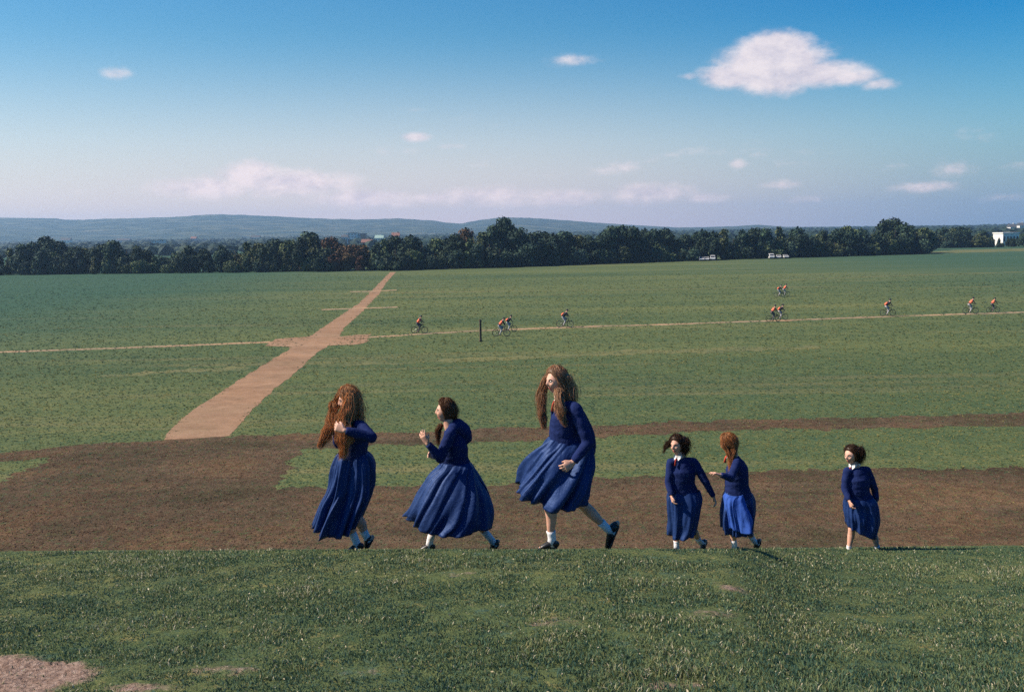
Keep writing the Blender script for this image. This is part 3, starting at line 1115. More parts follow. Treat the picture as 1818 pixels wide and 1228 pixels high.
# a lower front row of bushes and young trees that closes the foot of the belt
X = -180.0
while X < 2060:
    ki = rt.choice([8, 8, 5, 3, 2, 7]) if not (560 < X < 660) else rt.choice([6, 6, 8])
    place_tree(X, rt.uniform(2, 5), rt.uniform(.48, .80), ki, rt.random() * 6.28, rt.uniform(.9, 1.3))
    X += rt.uniform(17, 27)
# trees that stand out of the outline
place_tree(893, 14, 1.0, 0, 1.0, .85, 'tallest dark tree rising over the middle of the belt', top=384)
place_tree(83, 14, 1.0, 7, 2.0, .95, 'tall dark round tree near the left end of the belt', top=420)
place_tree(108, 18, 1.0, 4, 2.4, .8, 'thin see-through tree beside the tall left tree', top=425)
place_tree(1582, 16, 1.0, 0, 0.4, 1.1, 'tall domed tree crowning the clump right of centre', top=386)
place_tree(556, 15, 1.0, 7, 4.0, 1.0, 'domed dark tree above the reddish trees', top=412)
place_tree(735, 16, 1.0, 8, 3.3, .9, 'dark dome-shaped tree right of the path end', top=413)
place_tree(1098, 17, 1.0, 4, 5.0, 1.0, 'loose dark tree standing up right of the middle', top=398)
place_tree(826, 14, 1.0, 6, 3.0, .7, 'small rust-coloured tree left of the tallest tree', top=405)


ORD = ['leftmost', 'second from left', 'third from left', 'fourth from left', 'fifth from left', 'sixth from left', 'seventh from left', 'eighth from left', 'ninth from left', 'tenth from left', 'eleventh from left', 'twelfth from left'] + ['%s from left' % w for w in ('thirteenth', 'fourteenth', 'fifteenth', 'sixteenth', 'seventeenth', 'eighteenth', 'nineteenth', 'twentieth')]
for (word, sec), lst in tree_count.items():
    if len(lst) > 1:
        for k, (x_, o_) in enumerate(sorted(lst, key=lambda t: t[0])):
            o_['label'] = '%s of the %ss %s' % (ORD[k] if k < len(lst) - 1 else 'rightmost', word, sec)


# far woods on the plain below the hills
def far_woods():
    rng = np.random.default_rng(21)
    n = 15000
    y = 520 + 1800 * rng.random(n) ** 0.8
    x = (rng.random(n) - 0.5) * 1.5 * y
    w = vnoise(x / 90.0, y / 220.0, 1.0, 2.0)
    k = w + 0.35 * rng.random(n) > 0.0
    x, y = x[k], y[k]
    n = len(x)
    s = (0.9 + 1.5 * rng.random(n) ** 2) * (1 + y / 2000)
    V = ICO_V[None] * (0.7 + 0.6 * rng.random((n, 12, 3))) * s[:, None, None] * np.array([1.8, 1.3, 1.15])
    V[..., 0] += x[:, None]
    V[..., 1] += y[:, None]
    V[..., 2] += (s * 0.8)[:, None]
    V[..., 2] = np.maximum(V[..., 2], -.2)
    F = (ICO_F[None] + (np.arange(n) * 12)[:, None, None]).reshape(-1, 3)
    me = mesh_np('far_woods', V.reshape(-1, 3), F, LEAF[0], False)
    at = me.attributes.new('tint', 'FLOAT', 'POINT')
    at.data.foreach_set('value', np.repeat(rng.random(n) * .4, 12).astype(np.float32))
    tag(link('far_woods', me), 'distant woods and hedges spread over the plain below the hills', 'woods', kind='stuff')


far_woods()

# ---------------------------------------------------------------- distant buildings
WHITE = noisy_mat('render_white', (0.62, 0.60, 0.56), (0.78, 0.76, 0.72), 0.6, 0.85, 0.2, 0)
GREYW = noisy_mat('render_grey', (0.26, 0.27, 0.30), (0.38, 0.38, 0.40), 0.6, 0.85, 0.2, 0)
BRICKW = noisy_mat('render_red', (0.26, 0.12, 0.08), (0.38, 0.18, 0.12), 0.6, 0.9, 0.2, 0)
SLATE = noisy_mat('slate', (0.05, 0.055, 0.065), (0.10, 0.105, 0.115), 1.0, 0.8, 0.3, 0)
GREENROOF = noisy_mat('green_roof', (0.22, 0.34, 0.30), (0.34, 0.46, 0.40), 1.0, 0.6, 0.3, 0)
REDROOF = noisy_mat('red_roof', (0.17, 0.08, 0.06), (0.26, 0.13, 0.09), 1.0, 0.8, 0.3, 0)
GLASS, _nt, _b = new_mat('window_glass', 0.1, 0.5)
_b.inputs['Base Color'].default_value = (0.03, 0.035, 0.045, 1)


def building(X, Yb, dist, w, dep, h, wall, roof, label, pitched=True, cols=3, rows=2, rz=0.0, sink=0.0):
    d = ray(X, Yb)
    x = d.x / d.y * dist
    root = bpy.data.objects.new('building', None)
    COL.objects.link(root)
    root.location = (x, dist, -sink)
    root.rotation_euler = (0, 0, rz)
    tag(root, label, 'building')
    mb = MB()
    mb.box((0, 0, h / 2), (w, dep, h))
    wl = mb.build('wall', wall, root)
    r = MB()
    if pitched:
        o = .4
        r.add([(-w / 2 - o, -dep / 2 - o, h + .02), (w / 2 + o, -dep / 2 - o, h + .02), (w / 2 + o, dep / 2 + o, h + .02), (-w / 2 - o, dep / 2 + o, h + .02),
               (-w / 2 - o, 0, h + dep * .38), (w / 2 + o, 0, h + dep * .38)],
              [[0, 1, 5, 4], [2, 3, 4, 5], [0, 4, 3], [1, 2, 5], [3, 2, 1, 0]])
    else:
        r.box((0, 0, h + .25), (w + .5, dep + .5, .46))
    rf = r.build('roof', roof, root)
    if pitched:
        c = MB()
        c.box((w * .3, 0, h + dep * .38 + .3), (.9, .9, 1.4))
        c.build('chimney', wall, rf)
    for i in range(cols):
        for j in range(rows):
            m = MB()
            cx_ = -w / 2 + w * (i + .5) / cols
            cz_ = h * (j + .55) / rows
            m.box((cx_, -dep / 2 - .03, cz_), (w / cols * .42, .10, h / rows * .42))
            m.build('window', GLASS, root)


building(276, 436, 980, 5.5, 6, 7.5, WHITE, SLATE, 'pale block left of its twin, tiny between the left trees', False, 2, 3)
building(289, 436, 990, 5.0, 6, 8.0, WHITE, SLATE, 'pale block right of its twin, tiny between the left trees', False, 2, 3)
building(613, 432, 1000, 6.0, 7, 7.5, WHITE, SLATE, 'small white house leftmost of the group above the reddish trees', True)
building(627, 432, 1030, 9.0, 8, 11.5, WHITE, SLATE, 'white tower-like block in the middle of the group above the reddish trees', False, 3, 4)
building(637, 432, 1060, 16.0, 9, 10.5, GREYW, SLATE, 'long grey block behind the white one above the reddish trees', False, 5, 3)
building(646, 432, 1010, 5.0, 7, 10.0, BRICKW, SLATE, 'narrow brick block at the right of the group above the reddish trees', False, 2, 3)
building(652, 436, 700, 7.0, 6, 4.2, BRICKW, REDROOF, 'house with an orange-red roof in the gap of the trees')
building(674, 431, 980, 8.0, 8, 6.0, WHITE, GREENROOF, 'white building with a pale green roof above the belt')
building(703, 427, 930, 7.0, 8, 8.0, BRICKW, REDROOF, 'red-roofed house partly behind the dark dome-shaped tree')
building(1786, 418, 442, 7.0, 9, 5.2, WHITE, WHITE, 'long white low shed between the trees at the right edge', False, 5, 1)
building(1796, 404, 1000, 6.0, 8, 6.0, WHITE, SLATE, 'small white house on the wooded skyline above the shed')
building(1812, 404, 1150, 6.0, 8, 7.0, WHITE, SLATE, 'smallest white house highest on the wooded skyline at right')
building(455, 428, 1500, 12.0, 9, 8.0, WHITE, SLATE, 'faint pale house on the plain under the left hills')
building(118, 430, 1500, 14.0, 9, 9.0, WHITE, SLATE, 'faint pale house beside the tall left tree')
building(345, 432, 1700, 9.0, 9, 8.0, GREYW, REDROOF, 'faint reddish roofed house under the long hill')
building(220, 430, 1700, 22.0, 9, 7.0, GREYW, SLATE, 'faint long grey building under the left hills')

# ---------------------------------------------------------------- parked cars along the foot of the belt
PAINT_W, _nt, _b = new_mat('white_paint', 0.3, 0.5)
_b.inputs['Base Color'].default_value = (0.60, 0.60, 0.59, 1)
PAINT_T, _nt, _b = new_mat('tan_paint', 0.35, 0.5)
_b.inputs['Base Color'].default_value = (0.42, 0.33, 0.24, 1)
RUBBER = noisy_mat('rubber', (0.012, 0.012, 0.012), (0.03, 0.03, 0.03), 30, 0.9, 0.2, 0)
LAMP, _nt, _b = new_mat('lamp_glass', 0.15, 0.5)
_b.inputs['Base Color'].default_value = (0.5, 0.5, 0.5, 1)
METAL, _nt, _b = new_mat('bike_metal', 0.35, 0.5)
_b.inputs['Base Color'].default_value = (0.05, 0.055, 0.06, 1)
_b.inputs['Metallic'].default_value = 0.6


def make_vehicle(paint, van):
    """nose towards -y"""
    root = bpy.data.objects.new('parked_van' if van else 'parked_car', None)
    COL.objects.link(root)
    h = 2.0 if van else 1.45
    prof = ([(-2.3, .35), (-2.3, .95), (-1.7, 1.15), (-1.25, h - .12), (-.9, h), (2.2, h), (2.35, h - .3), (2.35, .35)] if van else
            [(-2.1, .35), (-2.12, .75), (-1.1, .95), (-.5, h - .04), (.1, h), (1.1, h - .05), (1.75, 1.02), (2.1, .98), (2.15, .35)])
    mb = MB()
    n = len(prof)
    vs = []
    for s in (-1, 1):
        for (y, z) in prof:
            hw = .88 - (.14 * max(0, (z - .95) / (h - .95)) if z > .95 else 0)
            vs.append((s * hw, y, z))
    fs = [list(range(n))[::-1], [n + i for i in range(n)]]
    for i in range(n):
        j = (i + 1) % n
        fs.append([i, j, n + j, n + i])
    mb.add(vs, fs)
    mb.build('body', paint, root)
    ws = MB()
    if van:
        ws.add([(-.72, -1.69, 1.2), (.72, -1.69, 1.2), (.66, -1.28, h - .17), (-.66, -1.28, h - .17)], [[0, 1, 2, 3]])
    else:
        ws.add([(-.76, -1.07, .99), (.76, -1.07, .99), (.66, -.56, h - .09), (-.66, -.56, h - .09)], [[0, 1, 2, 3]])
    o = ws.build('windscreen', GLASS, root)
    o.location = (0, -.02, .012)
    for s in (-1, 1):
        m = MB()
        m.add([(s * .875, -.95, 1.0), (s * .875, 1.3, 1.0), (s * .80, .9, h - .12), (s * .80, -.45, h - .10)], [[0, 1, 2, 3] if s > 0 else [3, 2, 1, 0]])
        o = m.build('side_window', GLASS, root)
        o.location = (s * .02, 0, 0)
        m = MB()
        m.ball((s * .62, -2.1 if not van else -2.3, .70), (.17, .06, .09), 10)
        m.build('headlight', LAMP, root, True)
        for y in (-1.35, 1.35):
            w = MB()
            w.tube([(s * .70, y, .32), (s * .90, y, .32)], .32, 16)
            w.build('wheel', RUBBER, root)
    m = MB()
    m.box((0, -2.15 if not van else -2.33, .42), (1.7, .12, .16))
    m.build('bumper', RUBBER, root)
    return root


car0 = make_vehicle(PAINT_W, False)
van0 = make_vehicle(PAINT_W, True)
tan0 = make_vehicle(PAINT_T, False)
spots = [(1245, car0, 'white parked car leftmost of the left row under the trees'), (1254.5, car0, 'white parked car in the middle of the left row under the trees'),
         (1265, van0, 'white parked van ending the left row under the trees'), (1369, van0, 'white parked van leftmost of the right row under the trees'),
         (1382, car0, 'white parked car in the middle of the right row under the trees'), (1394, car0, 'white parked car rightmost of the right row under the trees'),
         (1016, car0, 'lone white parked car in the shade left of the tan cars'), (1045, tan0, 'tan parked car left of the other tan car'), (1067, tan0, 'tan parked car right of the other tan car')]
used = set()
for X_, src, lab in spots:
    o = src if src.name not in used else copy_tree(src)
    used.add(src.name)
    p = G(X_, float(np.interp(X_, BASE_X, BASE_Y)) + (0.3 if X_ > 1100 else -0.9))
    o.location = (p.x, p.y, 0)
    o.rotation_euler = (0, 0, -.12 + rt.uniform(-.12, .12))
    o.scale = (.85, .85, .8)
    tag(o, lab, 'van' if src is van0 else 'car', 'vehicles parked under the trees')

# ---------------------------------------------------------------- wooden post on the field
p = G(853.5, 606)
post = bpy.data.objects.new('wooden_post', None)
COL.objects.link(post)
post.location = p
tag(post, 'dark wooden post with a cap beside the thin track', 'post')
WOOD = noisy_mat('post_wood', (0.05, 0.035, 0.028), (0.15, 0.11, 0.085), 5, 0.9, 0.1, 0.5, 0.02)
m = MB()
m.box((0, 0, .85), (.17, .17, 1.7), 0, .2, .95)
m.build('shaft', WOOD, post)
m = MB()
m.box((0, 0, 1.735), (.15, .15, .06), 0, .2)
m.build('neck', WOOD, post)
m = MB()
m.box((0, 0, 1.86), (.22, .22, .18), 0, .2, .8)
m.build('cap', WOOD, post)
m = MB()
m.box((0, 0, .05), (.30, .30, .10), 0, .2, .9)
m.build('footing', WOOD, post)
# ---------------------------------------------------------------- people: shared tools
def remeshed(name, mb, voxel, mat, smooth_it=4, adapt=0.0):
    """fuses overlapping closed shapes into one continuous surface"""
    me = mb.mesh(name + '_raw', mat)
    o = bpy.data.objects.new(name + '_raw', me)
    COL.objects.link(o)
    md = o.modifiers.new('r', 'REMESH')
    md.mode = 'VOXEL'
    md.voxel_size = voxel
    md.adaptivity = adapt
    if smooth_it:
        sm = o.modifiers.new('s', 'SMOOTH')
        sm.factor = 0.5
        sm.iterations = smooth_it
    dg = bpy.context.evaluated_depsgraph_get()
    ev = o.evaluated_get(dg)
    out = bpy.data.meshes.new_from_object(ev, depsgraph=dg)
    out.name = name
    bpy.data.objects.remove(o)
    bpy.data.meshes.remove(me)
    out.polygons.foreach_set('use_smooth', np.full(len(out.polygons), True))
    out.update()
    return out


def catmull(pts, n):
    pts = [Vector(p) for p in pts]
    if len(pts) < 3:
        return [pts[0].lerp(pts[-1], i / n) for i in range(n + 1)]
    out = []
    m = len(pts) - 1
    for i in range(n + 1):
        t = i / n * m
        k = min(int(t), m - 1)
        f = t - k
        p0 = pts[k - 1] if k > 0 else pts[0] * 2 - pts[1]
        p1, p2 = pts[k], pts[k + 1]
        p3 = pts[k + 2] if k + 2 <= m else pts[m] * 2 - pts[m - 1]
        out.append(0.5 * ((2 * p1) + (p2 - p0) * f + (2 * p0 - 5 * p1 + 4 * p2 - p3) * f * f + (3 * p1 - p0 - 3 * p2 + p3) * f ** 3))
    return out


def interp_list(vals, n):
    m = len(vals) - 1
    out = []
    for i in range(n + 1):
        t = i / n * m
        k = min(int(t), m - 1)
        f = t - k
        out.append(vals[k] * (1 - f) + vals[k + 1] * f)
    return out


def limb(mb, pts, rad, n=14, seg=10, flat=1.0, ref=None):
    """smooth tapered limb through its joints, rounded at both ends"""
    c = catmull(pts, seg)
    r = interp_list(list(rad), seg)
    mb.tube(c, r, n, 0, flat, ref)
    mb.ball(c[0], r[0] * min(1.0, flat + .1), 12)
    mb.ball(c[-1], r[-1] * min(1.0, flat + .1), 12)


def hand(mb, wrist, d, nrm, S, curl=0.5, side=1):
    """palm, four unequal bent fingers and a thumb; d points from wrist to fingers, nrm out of the palm"""
    d = d.normalized()
    nrm = (nrm - d * nrm.dot(d)).normalized()
    s = d.cross(nrm) * side
    pc = wrist + d * .045 * S
    mb.tube([wrist - d * .01 * S, wrist + d * .03 * S, wrist + d * .085 * S], [(.022 * S, .019 * S), (.036 * S, .015 * S), (.040 * S, .012 * S)], 12, 0, 1.0, ref=s)
    for i, L in enumerate((.066, .076, .071, .056)):
        off = (i - 1.5)
        base = wrist + d * (.078 - abs(off) * .003) * S - s * off * .0195 * S
        dd = (d - s * off * .10).normalized()
        a = curl * (0.8 + .12 * i)
        p = [base - dd * .012 * S, base]
        ang = 0
        for k, fr in enumerate((.45, .30, .25)):
            ang += a * (0.7, 0.9, 0.6)[k]
            v = dd * math.cos(ang) + nrm * math.sin(ang)
            p.append(p[-1] + v * L * fr * S)
        mb.tube(p, [.0085 * S, .0088 * S, .0082 * S, .0076 * S, .0060 * S], 8)
        mb.ball(p[-1], .0064 * S, 8)
    tb = wrist + d * .028 * S + s * .026 * S
    td = (d * .72 + s * .62 + nrm * .30).normalized()
    td2 = (d * .9 + s * .2 + nrm * .40).normalized()
    mb.tube([tb - td * .012 * S, tb + td * .030 * S, tb + td * .030 * S + td2 * .028 * S], [.012 * S, .0105 * S, .0075 * S], 8)
    mb.ball(tb + td * .030 * S + td2 * .028 * S, .0075 * S, 8)


def frame_of(yaw_cam, pitch=0.0, roll=0.0):
    """matrix with columns forward, left, up. yaw_cam 0 looks to the left of the picture, 90 towards the camera"""
    a = R(yaw_cam)
    f = Vector((-math.cos(a), -math.sin(a), 0))
    u = Vector((0, 0, 1))
    l = u.cross(f)
    rot = Matrix.Rotation(R(pitch), 3, l) @ Matrix.Identity(3)
    f2, u2 = rot @ f, rot @ u
    if roll:
        rr = Matrix.Rotation(R(roll), 3, f2)
        l, u2 = rr @ l, rr @ u2
    return Matrix((f2, l, u2)).transposed()


def head_shape(mb, c, fr, S):
    """skull, jaw, brow, nose, lips, chin, eye sockets and ears; S = head height in metres"""
    k = S / 0.224
    n, m = 56, 44
    vs, fs = [], []
    for i in range(m + 1):
        th = math.pi * i / m
        for j in range(n):
            ph = 2 * math.pi * j / n
            f, l, u = math.sin(th) * math.cos(ph), math.sin(th) * math.sin(ph), math.cos(th)
            x, y, z = f * .098, l * .076, u * .112
            if u < 0:
                y *= 1 - .34 * (-u) ** 1.3
                if f < 0:
                    x *= 1 - .50 * (-u)
                else:
                    x *= 1 - .10 * (-u)
            if f < 0 and u > -.2:
                x *= 1.04
            if f > 0:
                x -= .008 * math.exp(-((l / .8) ** 2)) * (1 if u > -.6 else .4)
                x += .024 * math.exp(-((l / .16) ** 2 + ((u + .20) / (.12 if u < -.20 else .26)) ** 2))      # nose
                x += .006 * math.exp(-((abs(l) - .30) / .22) ** 2 - ((u - .20) / .09) ** 2)                     # brow
                x -= .017 * math.exp(-(((abs(l) - .40) / .17) ** 2 + ((u - .02) / .13) ** 2))                   # eye sockets
                x += .006 * math.exp(-(((abs(l) - .52) / .2) ** 2 + ((u + .25) / .2) ** 2))                     # cheeks
                x += .012 * math.exp(-((l / .24) ** 2 + ((u + .49) / .055) ** 2))                               # upper lip
                x += .012 * math.exp(-((l / .22) ** 2 + ((u + .62) / .055) ** 2))                               # lower lip
                x += .014 * math.exp(-((l / .26) ** 2 + ((u + .86) / .13) ** 2))                                # chin
            vs.append(c + fr @ Vector((x * k, y * k, z * k)))
    for i in range(m):
        for j in range(n):
            j2 = (j + 1) % n
            fs.append([i * n + j, (i + 1) * n + j, (i + 1) * n + j2, i * n + j2])
    mb.add(vs, fs)
    for s in (-1, 1):
        mb.ball(c + fr @ Vector((-.006 * k, s * .075 * k, -.006 * k)), (.016 * k, .009 * k, .030 * k), 10, 0, fr)


class Fig:
    """one girl; joints are given as photo pixels plus metres towards (-) or away from (+) the camera"""
    def __init__(self, depth, foot_px, S):
        self.depth, self.S = depth, S
        f = P(foot_px[0], foot_px[1], depth)
        self.base = Vector((f.x, f.y, gz(f.x, f.y)))
        self.v_per_px = depth / FPX
        self.root = bpy.data.objects.new('person', None)
        COL.objects.link(self.root)
        self.root.location = self.base

    def p(self, X, Y, dy=0.0):
        # stay at one distance along the line of view, then step towards or away from the camera
        d = ray(X, Y)
        yw = self.base.y + dy
        return (CAM + d * (yw / d.y)) - self.base

    def J(self, *pts):
        return [self.p(*q) for q in pts]

    def part(self, name, me, parent=None):
        return link(name, me, parent or self.root)


# ---------------------------------------------------------------- people: materials
SKIN, _nt, _b = new_mat('skin', 0.55, 0.35)
_tcn = _nt.n('ShaderNodeTexCoord')
_nz = _nt.noise(_tcn.outputs['Object'], 14, 4, 0.6)
_nt.l(_nt.ramp(_nz.outputs[0], [(.35, (0.50, 0.27, 0.19)), (.65, (0.62, 0.36, 0.27))]), _b.inputs['Base Color'])
_b.inputs['Subsurface Weight'].default_value = 0.08
_b.inputs['Subsurface Scale'].default_value = 0.01
LIPS = noisy_mat('lips', (0.40, 0.10, 0.09), (0.48, 0.14, 0.12), 30, 0.5, 0.3, 0)
BROW = noisy_mat('brow', (0.05, 0.025, 0.015), (0.10, 0.05, 0.03), 60, 0.8, 0.2, 0)


def cloth_mat(name, c1, c2, scale=45, bump=0.35, bd=0.004, sheen=0.0, rough=0.9):
    m, nt, b = new_mat(name, rough, 0.12)
    t = nt.n('ShaderNodeTexCoord')
    fine = nt.noise(t.outputs['Object'], scale * 6, 3, 0.7)
    wr = nt.noise(t.outputs['Object'], 9, 5, 0.6, 2.0, 0.8)
    col = nt.ramp(nt.m('ADD', nt.m('MULTIPLY', fine.outputs[0], .5), nt.m('MULTIPLY', wr.outputs[0], .5)), [(.35, c1), (.65, c2)])
    nt.l(col, b.inputs['Base Color'])
    b1 = nt.n('ShaderNodeBump')
    b1.inputs['Strength'].default_value = bump
    b1.inputs['Distance'].default_value = bd
    nt.l(fine.outputs[0], b1.inputs['Height'])
    b2 = nt.n('ShaderNodeBump')
    b2.inputs['Strength'].default_value = 0.6
    b2.inputs['Distance'].default_value = 0.02
    nt.l(wr.outputs[0], b2.inputs['Height'])
    nt.l(b1.outputs[0], b2.inputs['Normal'])
    nt.l(b2.outputs[0], b.inputs['Normal'])
    b.inputs['Specular IOR Level'].default_value = 0.12 if rough > .6 else 0.34
    b.inputs['Specular Tint'].default_value = (0.25, 0.45, 1.0, 1)
    return m


KNIT = cloth_mat('navy_knit', (0.009, 0.016, 0.062), (0.018, 0.029, 0.110))
SKIRT = cloth_mat('blue_cotton', (0.008, 0.020, 0.076), (0.017, 0.040, 0.138), 60, .2, .002, 0, .5)
LIT_PANEL = cloth_mat('lit_blue_cotton', (0.03, 0.08, 0.34), (0.045, 0.11, 0.42), 60, .2, .002, 0, .8)  # skirt cotton with the light on its front panel put into the colour
SOCK = cloth_mat('white_sock', (0.62, 0.62, 0.66), (0.80, 0.80, 0.80), 60, .3, .002, 0, .9)
SHOE, _nt, _b = new_mat('black_leather', 0.38, 0.5)
_b.inputs['Base Color'].default_value = (0.012, 0.012, 0.014, 1)
SOLE = noisy_mat('shoe_sole', (0.03, 0.028, 0.025), (0.09, 0.08, 0.07), 40, 0.9, 0.1, .3, .003)
COLLAR = noisy_mat('white_collar', (0.68, 0.68, 0.68), (0.80, 0.80, 0.78), 20, 0.8, 0.2, 0)
TIE = noisy_mat('red_tie', (0.50, 0.05, 0.03), (0.62, 0.09, 0.05), 30, 0.7, 0.2, 0)
EYE, _nt, _b = new_mat('eye', 0.15, 0.5)
_b.inputs['Base Color'].default_value = (0.30, 0.29, 0.28, 1)
IRIS, _nt, _b = new_mat('iris', 0.15, 0.5)
_b.inputs['Base Color'].default_value = (0.02, 0.02, 0.02, 1)


def hair_mat(name, dark, light):
    m, nt, b = new_mat(name, 0.42, 0.35)
    at = nt.n('ShaderNodeAttribute', attribute_name='strand')
    t = nt.n('ShaderNodeTexCoord')
    nz = nt.noise(t.outputs['Object'], 30, 3, 0.6)
    v = nt.m('ADD', nt.m('MULTIPLY', at.outputs['Fac'], .65), nt.m('MULTIPLY', nz.outputs[0], .5))
    col = nt.ramp(v, [(.2, dark), (.85, light)])
    nt.l(col, b.inputs['Base Color'])
    tr = nt.n('ShaderNodeBsdfTranslucent')
    nt.l(col, tr.inputs['Color'])
    mx = nt.n('ShaderNodeMixShader')
    mx.inputs[0].default_value = 0.42
    nt.l(b.outputs[0], mx.inputs[1])
    nt.l(tr.outputs[0], mx.inputs[2])
    nt.l(mx.outputs[0], m.node_tree.nodes['Material Output'].inputs[0])
    return m


H_AUBURN = hair_mat('auburn_hair', (0.09, 0.043, 0.022), (0.92, 0.52, 0.25))
H_BROWN = hair_mat('brown_hair', (0.045, 0.024, 0.014), (0.34, 0.17, 0.085))
H_LIGHTBROWN = hair_mat('light_brown_hair', (0.085, 0.047, 0.028), (0.78, 0.48, 0.29))
H_DARK = hair_mat('dark_hair', (0.018, 0.010, 0.007), (0.14, 0.070, 0.038))
H_GINGER = hair_mat('ginger_hair', (0.14, 0.050, 0.016), (0.72, 0.34, 0.14))


def build_hair(fig, mat, head_c, fr, S, locks, cap=1.0, face_open=0.30, seed=1, cap_strands=500, frizz=0.010, curl=0.012, cap_push=0.012, parent=None):
    """locks: (points, radii, strands); a cap over the skull, tapered masses and many single curling strands"""
    rng = np.random.default_rng(seed)
    k = S / 0.224
    mb = MB()
    # cap over the skull, leaving the face free
    n, m = 26, 18
    grid, ok = [], []
    for i in range(m + 1):
        th = math.pi * i / m
        for j in range(n):
            ph = 2 * math.pi * j / n
            f, l, u = math.sin(th) * math.cos(ph), math.sin(th) * math.sin(ph), math.cos(th)
            w = 1.13 + .05 * noise.noise(Vector((f * 3, l * 3, u * 3 + seed)))
            x, y, z = f * .100 * w, l * .080 * w, u * .115 * w
            face = f - .62 * max(0, u) - face_open
            if face > 0:
                x -= face * .11
                z += face * .01
                y *= 1 - .25 * min(1, face)
            if u < -.25:
                s_ = 1 - .5 * (-u - .25)
                x = x * s_ - .012
                y *= s_
                z = max(z, -.085)
            grid.append(head_c + fr @ Vector((x * k, y * k, z * k + cap_push * .4 * k)))
    fs = []
    for i in range(m):
        for j in range(n):
            j2 = (j + 1) % n
            fs.append([i * n + j, (i + 1) * n + j, (i + 1) * n + j2, i * n + j2])
    mb.add(grid, fs)
    split = []
    for li, (pts, rad, cnt) in enumerate(locks):
        c = catmull(pts, 12)
        r = interp_list(list(rad), 12)
        nsub = 5 if max(rad) > .05 else 3
        for s_ in range(nsub):
            a0 = 6.28 * s_ / nsub + li
            sp_, sr_ = [], []
            for i in range(13):
                t = (c[min(i + 1, 12)] - c[max(i - 1, 0)]).normalized()
                A = t.orthogonal().normalized() if abs(t.y) > .95 else (Vector((0, 1, 0)) - t * t.y).normalized()
                B = t.cross(A)
                a = a0 + .16 * i + .7 * noise.noise(Vector((i * .3, s_ * 3.3, seed + li)))
                o_ = .56 + .14 * noise.noise(Vector((i * .5, s_ * 7.7, seed + li)))
                sp_.append(c[i] + (A * math.cos(a) + B * math.sin(a)) * r[i] * o_)
                sr_.append(max(.004, r[i] * (.40 + .16 * noise.noise(Vector((i * .9, s_ * 5.1, seed))))) * (1 - .45 * i / 12))
            cut = 12 - (s_ * 2) % 4
            split.append((sp_[:cut + 1], sr_[:cut + 1], cnt))
    for pts, rad, cnt in split:
        c = catmull(pts, 12)
        r = interp_list(list(rad), 12)
        r = [q * .68 * (1 + .12 * noise.noise(Vector((i * .9, seed, q * 30)))) for i, q in enumerate(r)]
        mb.tube(c, r, 12)
        mb.ball(c[0], r[0], 10)
        mb.ball(c[-1], r[-1] * .9, 10)
    core = remeshed('hair', mb, 0.011, mat, 1)
    cv = np.empty(len(core.vertices) * 3, dtype=np.float32)
    core.vertices.foreach_get('co', cv)
    cv = cv.reshape(-1, 3)
    cvn = cv + 0.004 * np.array([noise.noise_vector(Vector(map(float, v * 28))) for v in cv])
    core_f = [list(p.vertices) for p in core.polygons]
    bpy.data.meshes.remove(core)
    # single strands
    paths, tints = [], []
    for pts, rad, cnt in split + locks:
        c = catmull(pts, 14)
        r = interp_list(list(rad), 14)
        for _ in range(int(cnt * (.55 if len(pts) > 8 else 1.1))):
            a0 = rng.random() * 6.28
            rr = 0.45 + .75 * rng.random() ** .8
            if rng.random() < .10:
                rr += .7 * rng.random()
            tw = rng.normal(0, .5)
            fq = rng.uniform(1.6, 3.6)
            ph = rng.random() * 6.28
            t0 = int(rng.integers(0, 7))
            ext = rng.uniform(-.02, .045)
            path = []
            for i in range(t0, len(c)):
                t = (c[min(i + 1, len(c) - 1)] - c[max(i - 1, 0)]).normalized()
                A = t.orthogonal().normalized()
                A = (Vector((0, 1, 0)) - t * t.y).normalized() if abs(t.y) < .95 else A
                B = t.cross(A)
                a = a0 + tw * i / 14
                q = c[i] + (A * math.cos(a) + B * math.sin(a)) * r[i] * rr
                g = i / 14
                q = q + (A * math.sin(fq * i * .4 + ph) + B * math.cos(fq * i * .4 + ph)) * curl * .45 * (0.3 + g)
                q = q + noise.noise_vector(q * 13 + Vector((seed, 0, 0))) * (curl * 1.9) * (0.25 + g) + noise.noise_vector(q * 30) * curl * .6
                if i == len(c) - 1:
                    q = q + t * ext
                path.append(q)
            paths.append(path)
            tints.append(rng.random())
    for _ in range(cap_strands):
        # over the cap: starts at the parting and runs down and back
        ph = rng.uniform(-2.9, 2.9)
        sgn = 1 if ph > 0 else -1
        th0 = rng.uniform(.05, 1.1)
        th1 = th0 + rng.uniform(.5, 1.4)
        path = []
        lift = rng.uniform(1.13, 1.22)
        if rng.random() < .15:
            lift += rng.uniform(0, .12)
        bad = False
        for i in range(7):
            th = th0 + (th1 - th0) * i / 6
            p_ = ph + sgn * .35 * i / 6
            f, l, u = math.sin(th) * math.cos(p_), math.sin(th) * math.sin(p_), math.cos(th)
            if f - .62 * max(0, u) - face_open > .02:
                bad = True
                break
            x, y, z = f * .100 * lift, l * .080 * lift, u * .115 * lift
            if u < -.25:
                z = max(z, -.09)
            q = head_c + fr @ Vector((x * k, y * k, z * k + cap_push * .4 * k))
            q = q + noise.noise_vector(q * 22 + Vector((_ * .7, 0, 0))) * frizz
            path.append(q)
        if len(path) >= 4:
            paths.append(path)
            tints.append(rng.random())
    V, F, T = [cvn], list(core_f), [np.full(len(cvn), .22)]
    b = len(cvn)
    tri = [(0.0, 1.0), (0.87, -.5), (-.87, -.5)]
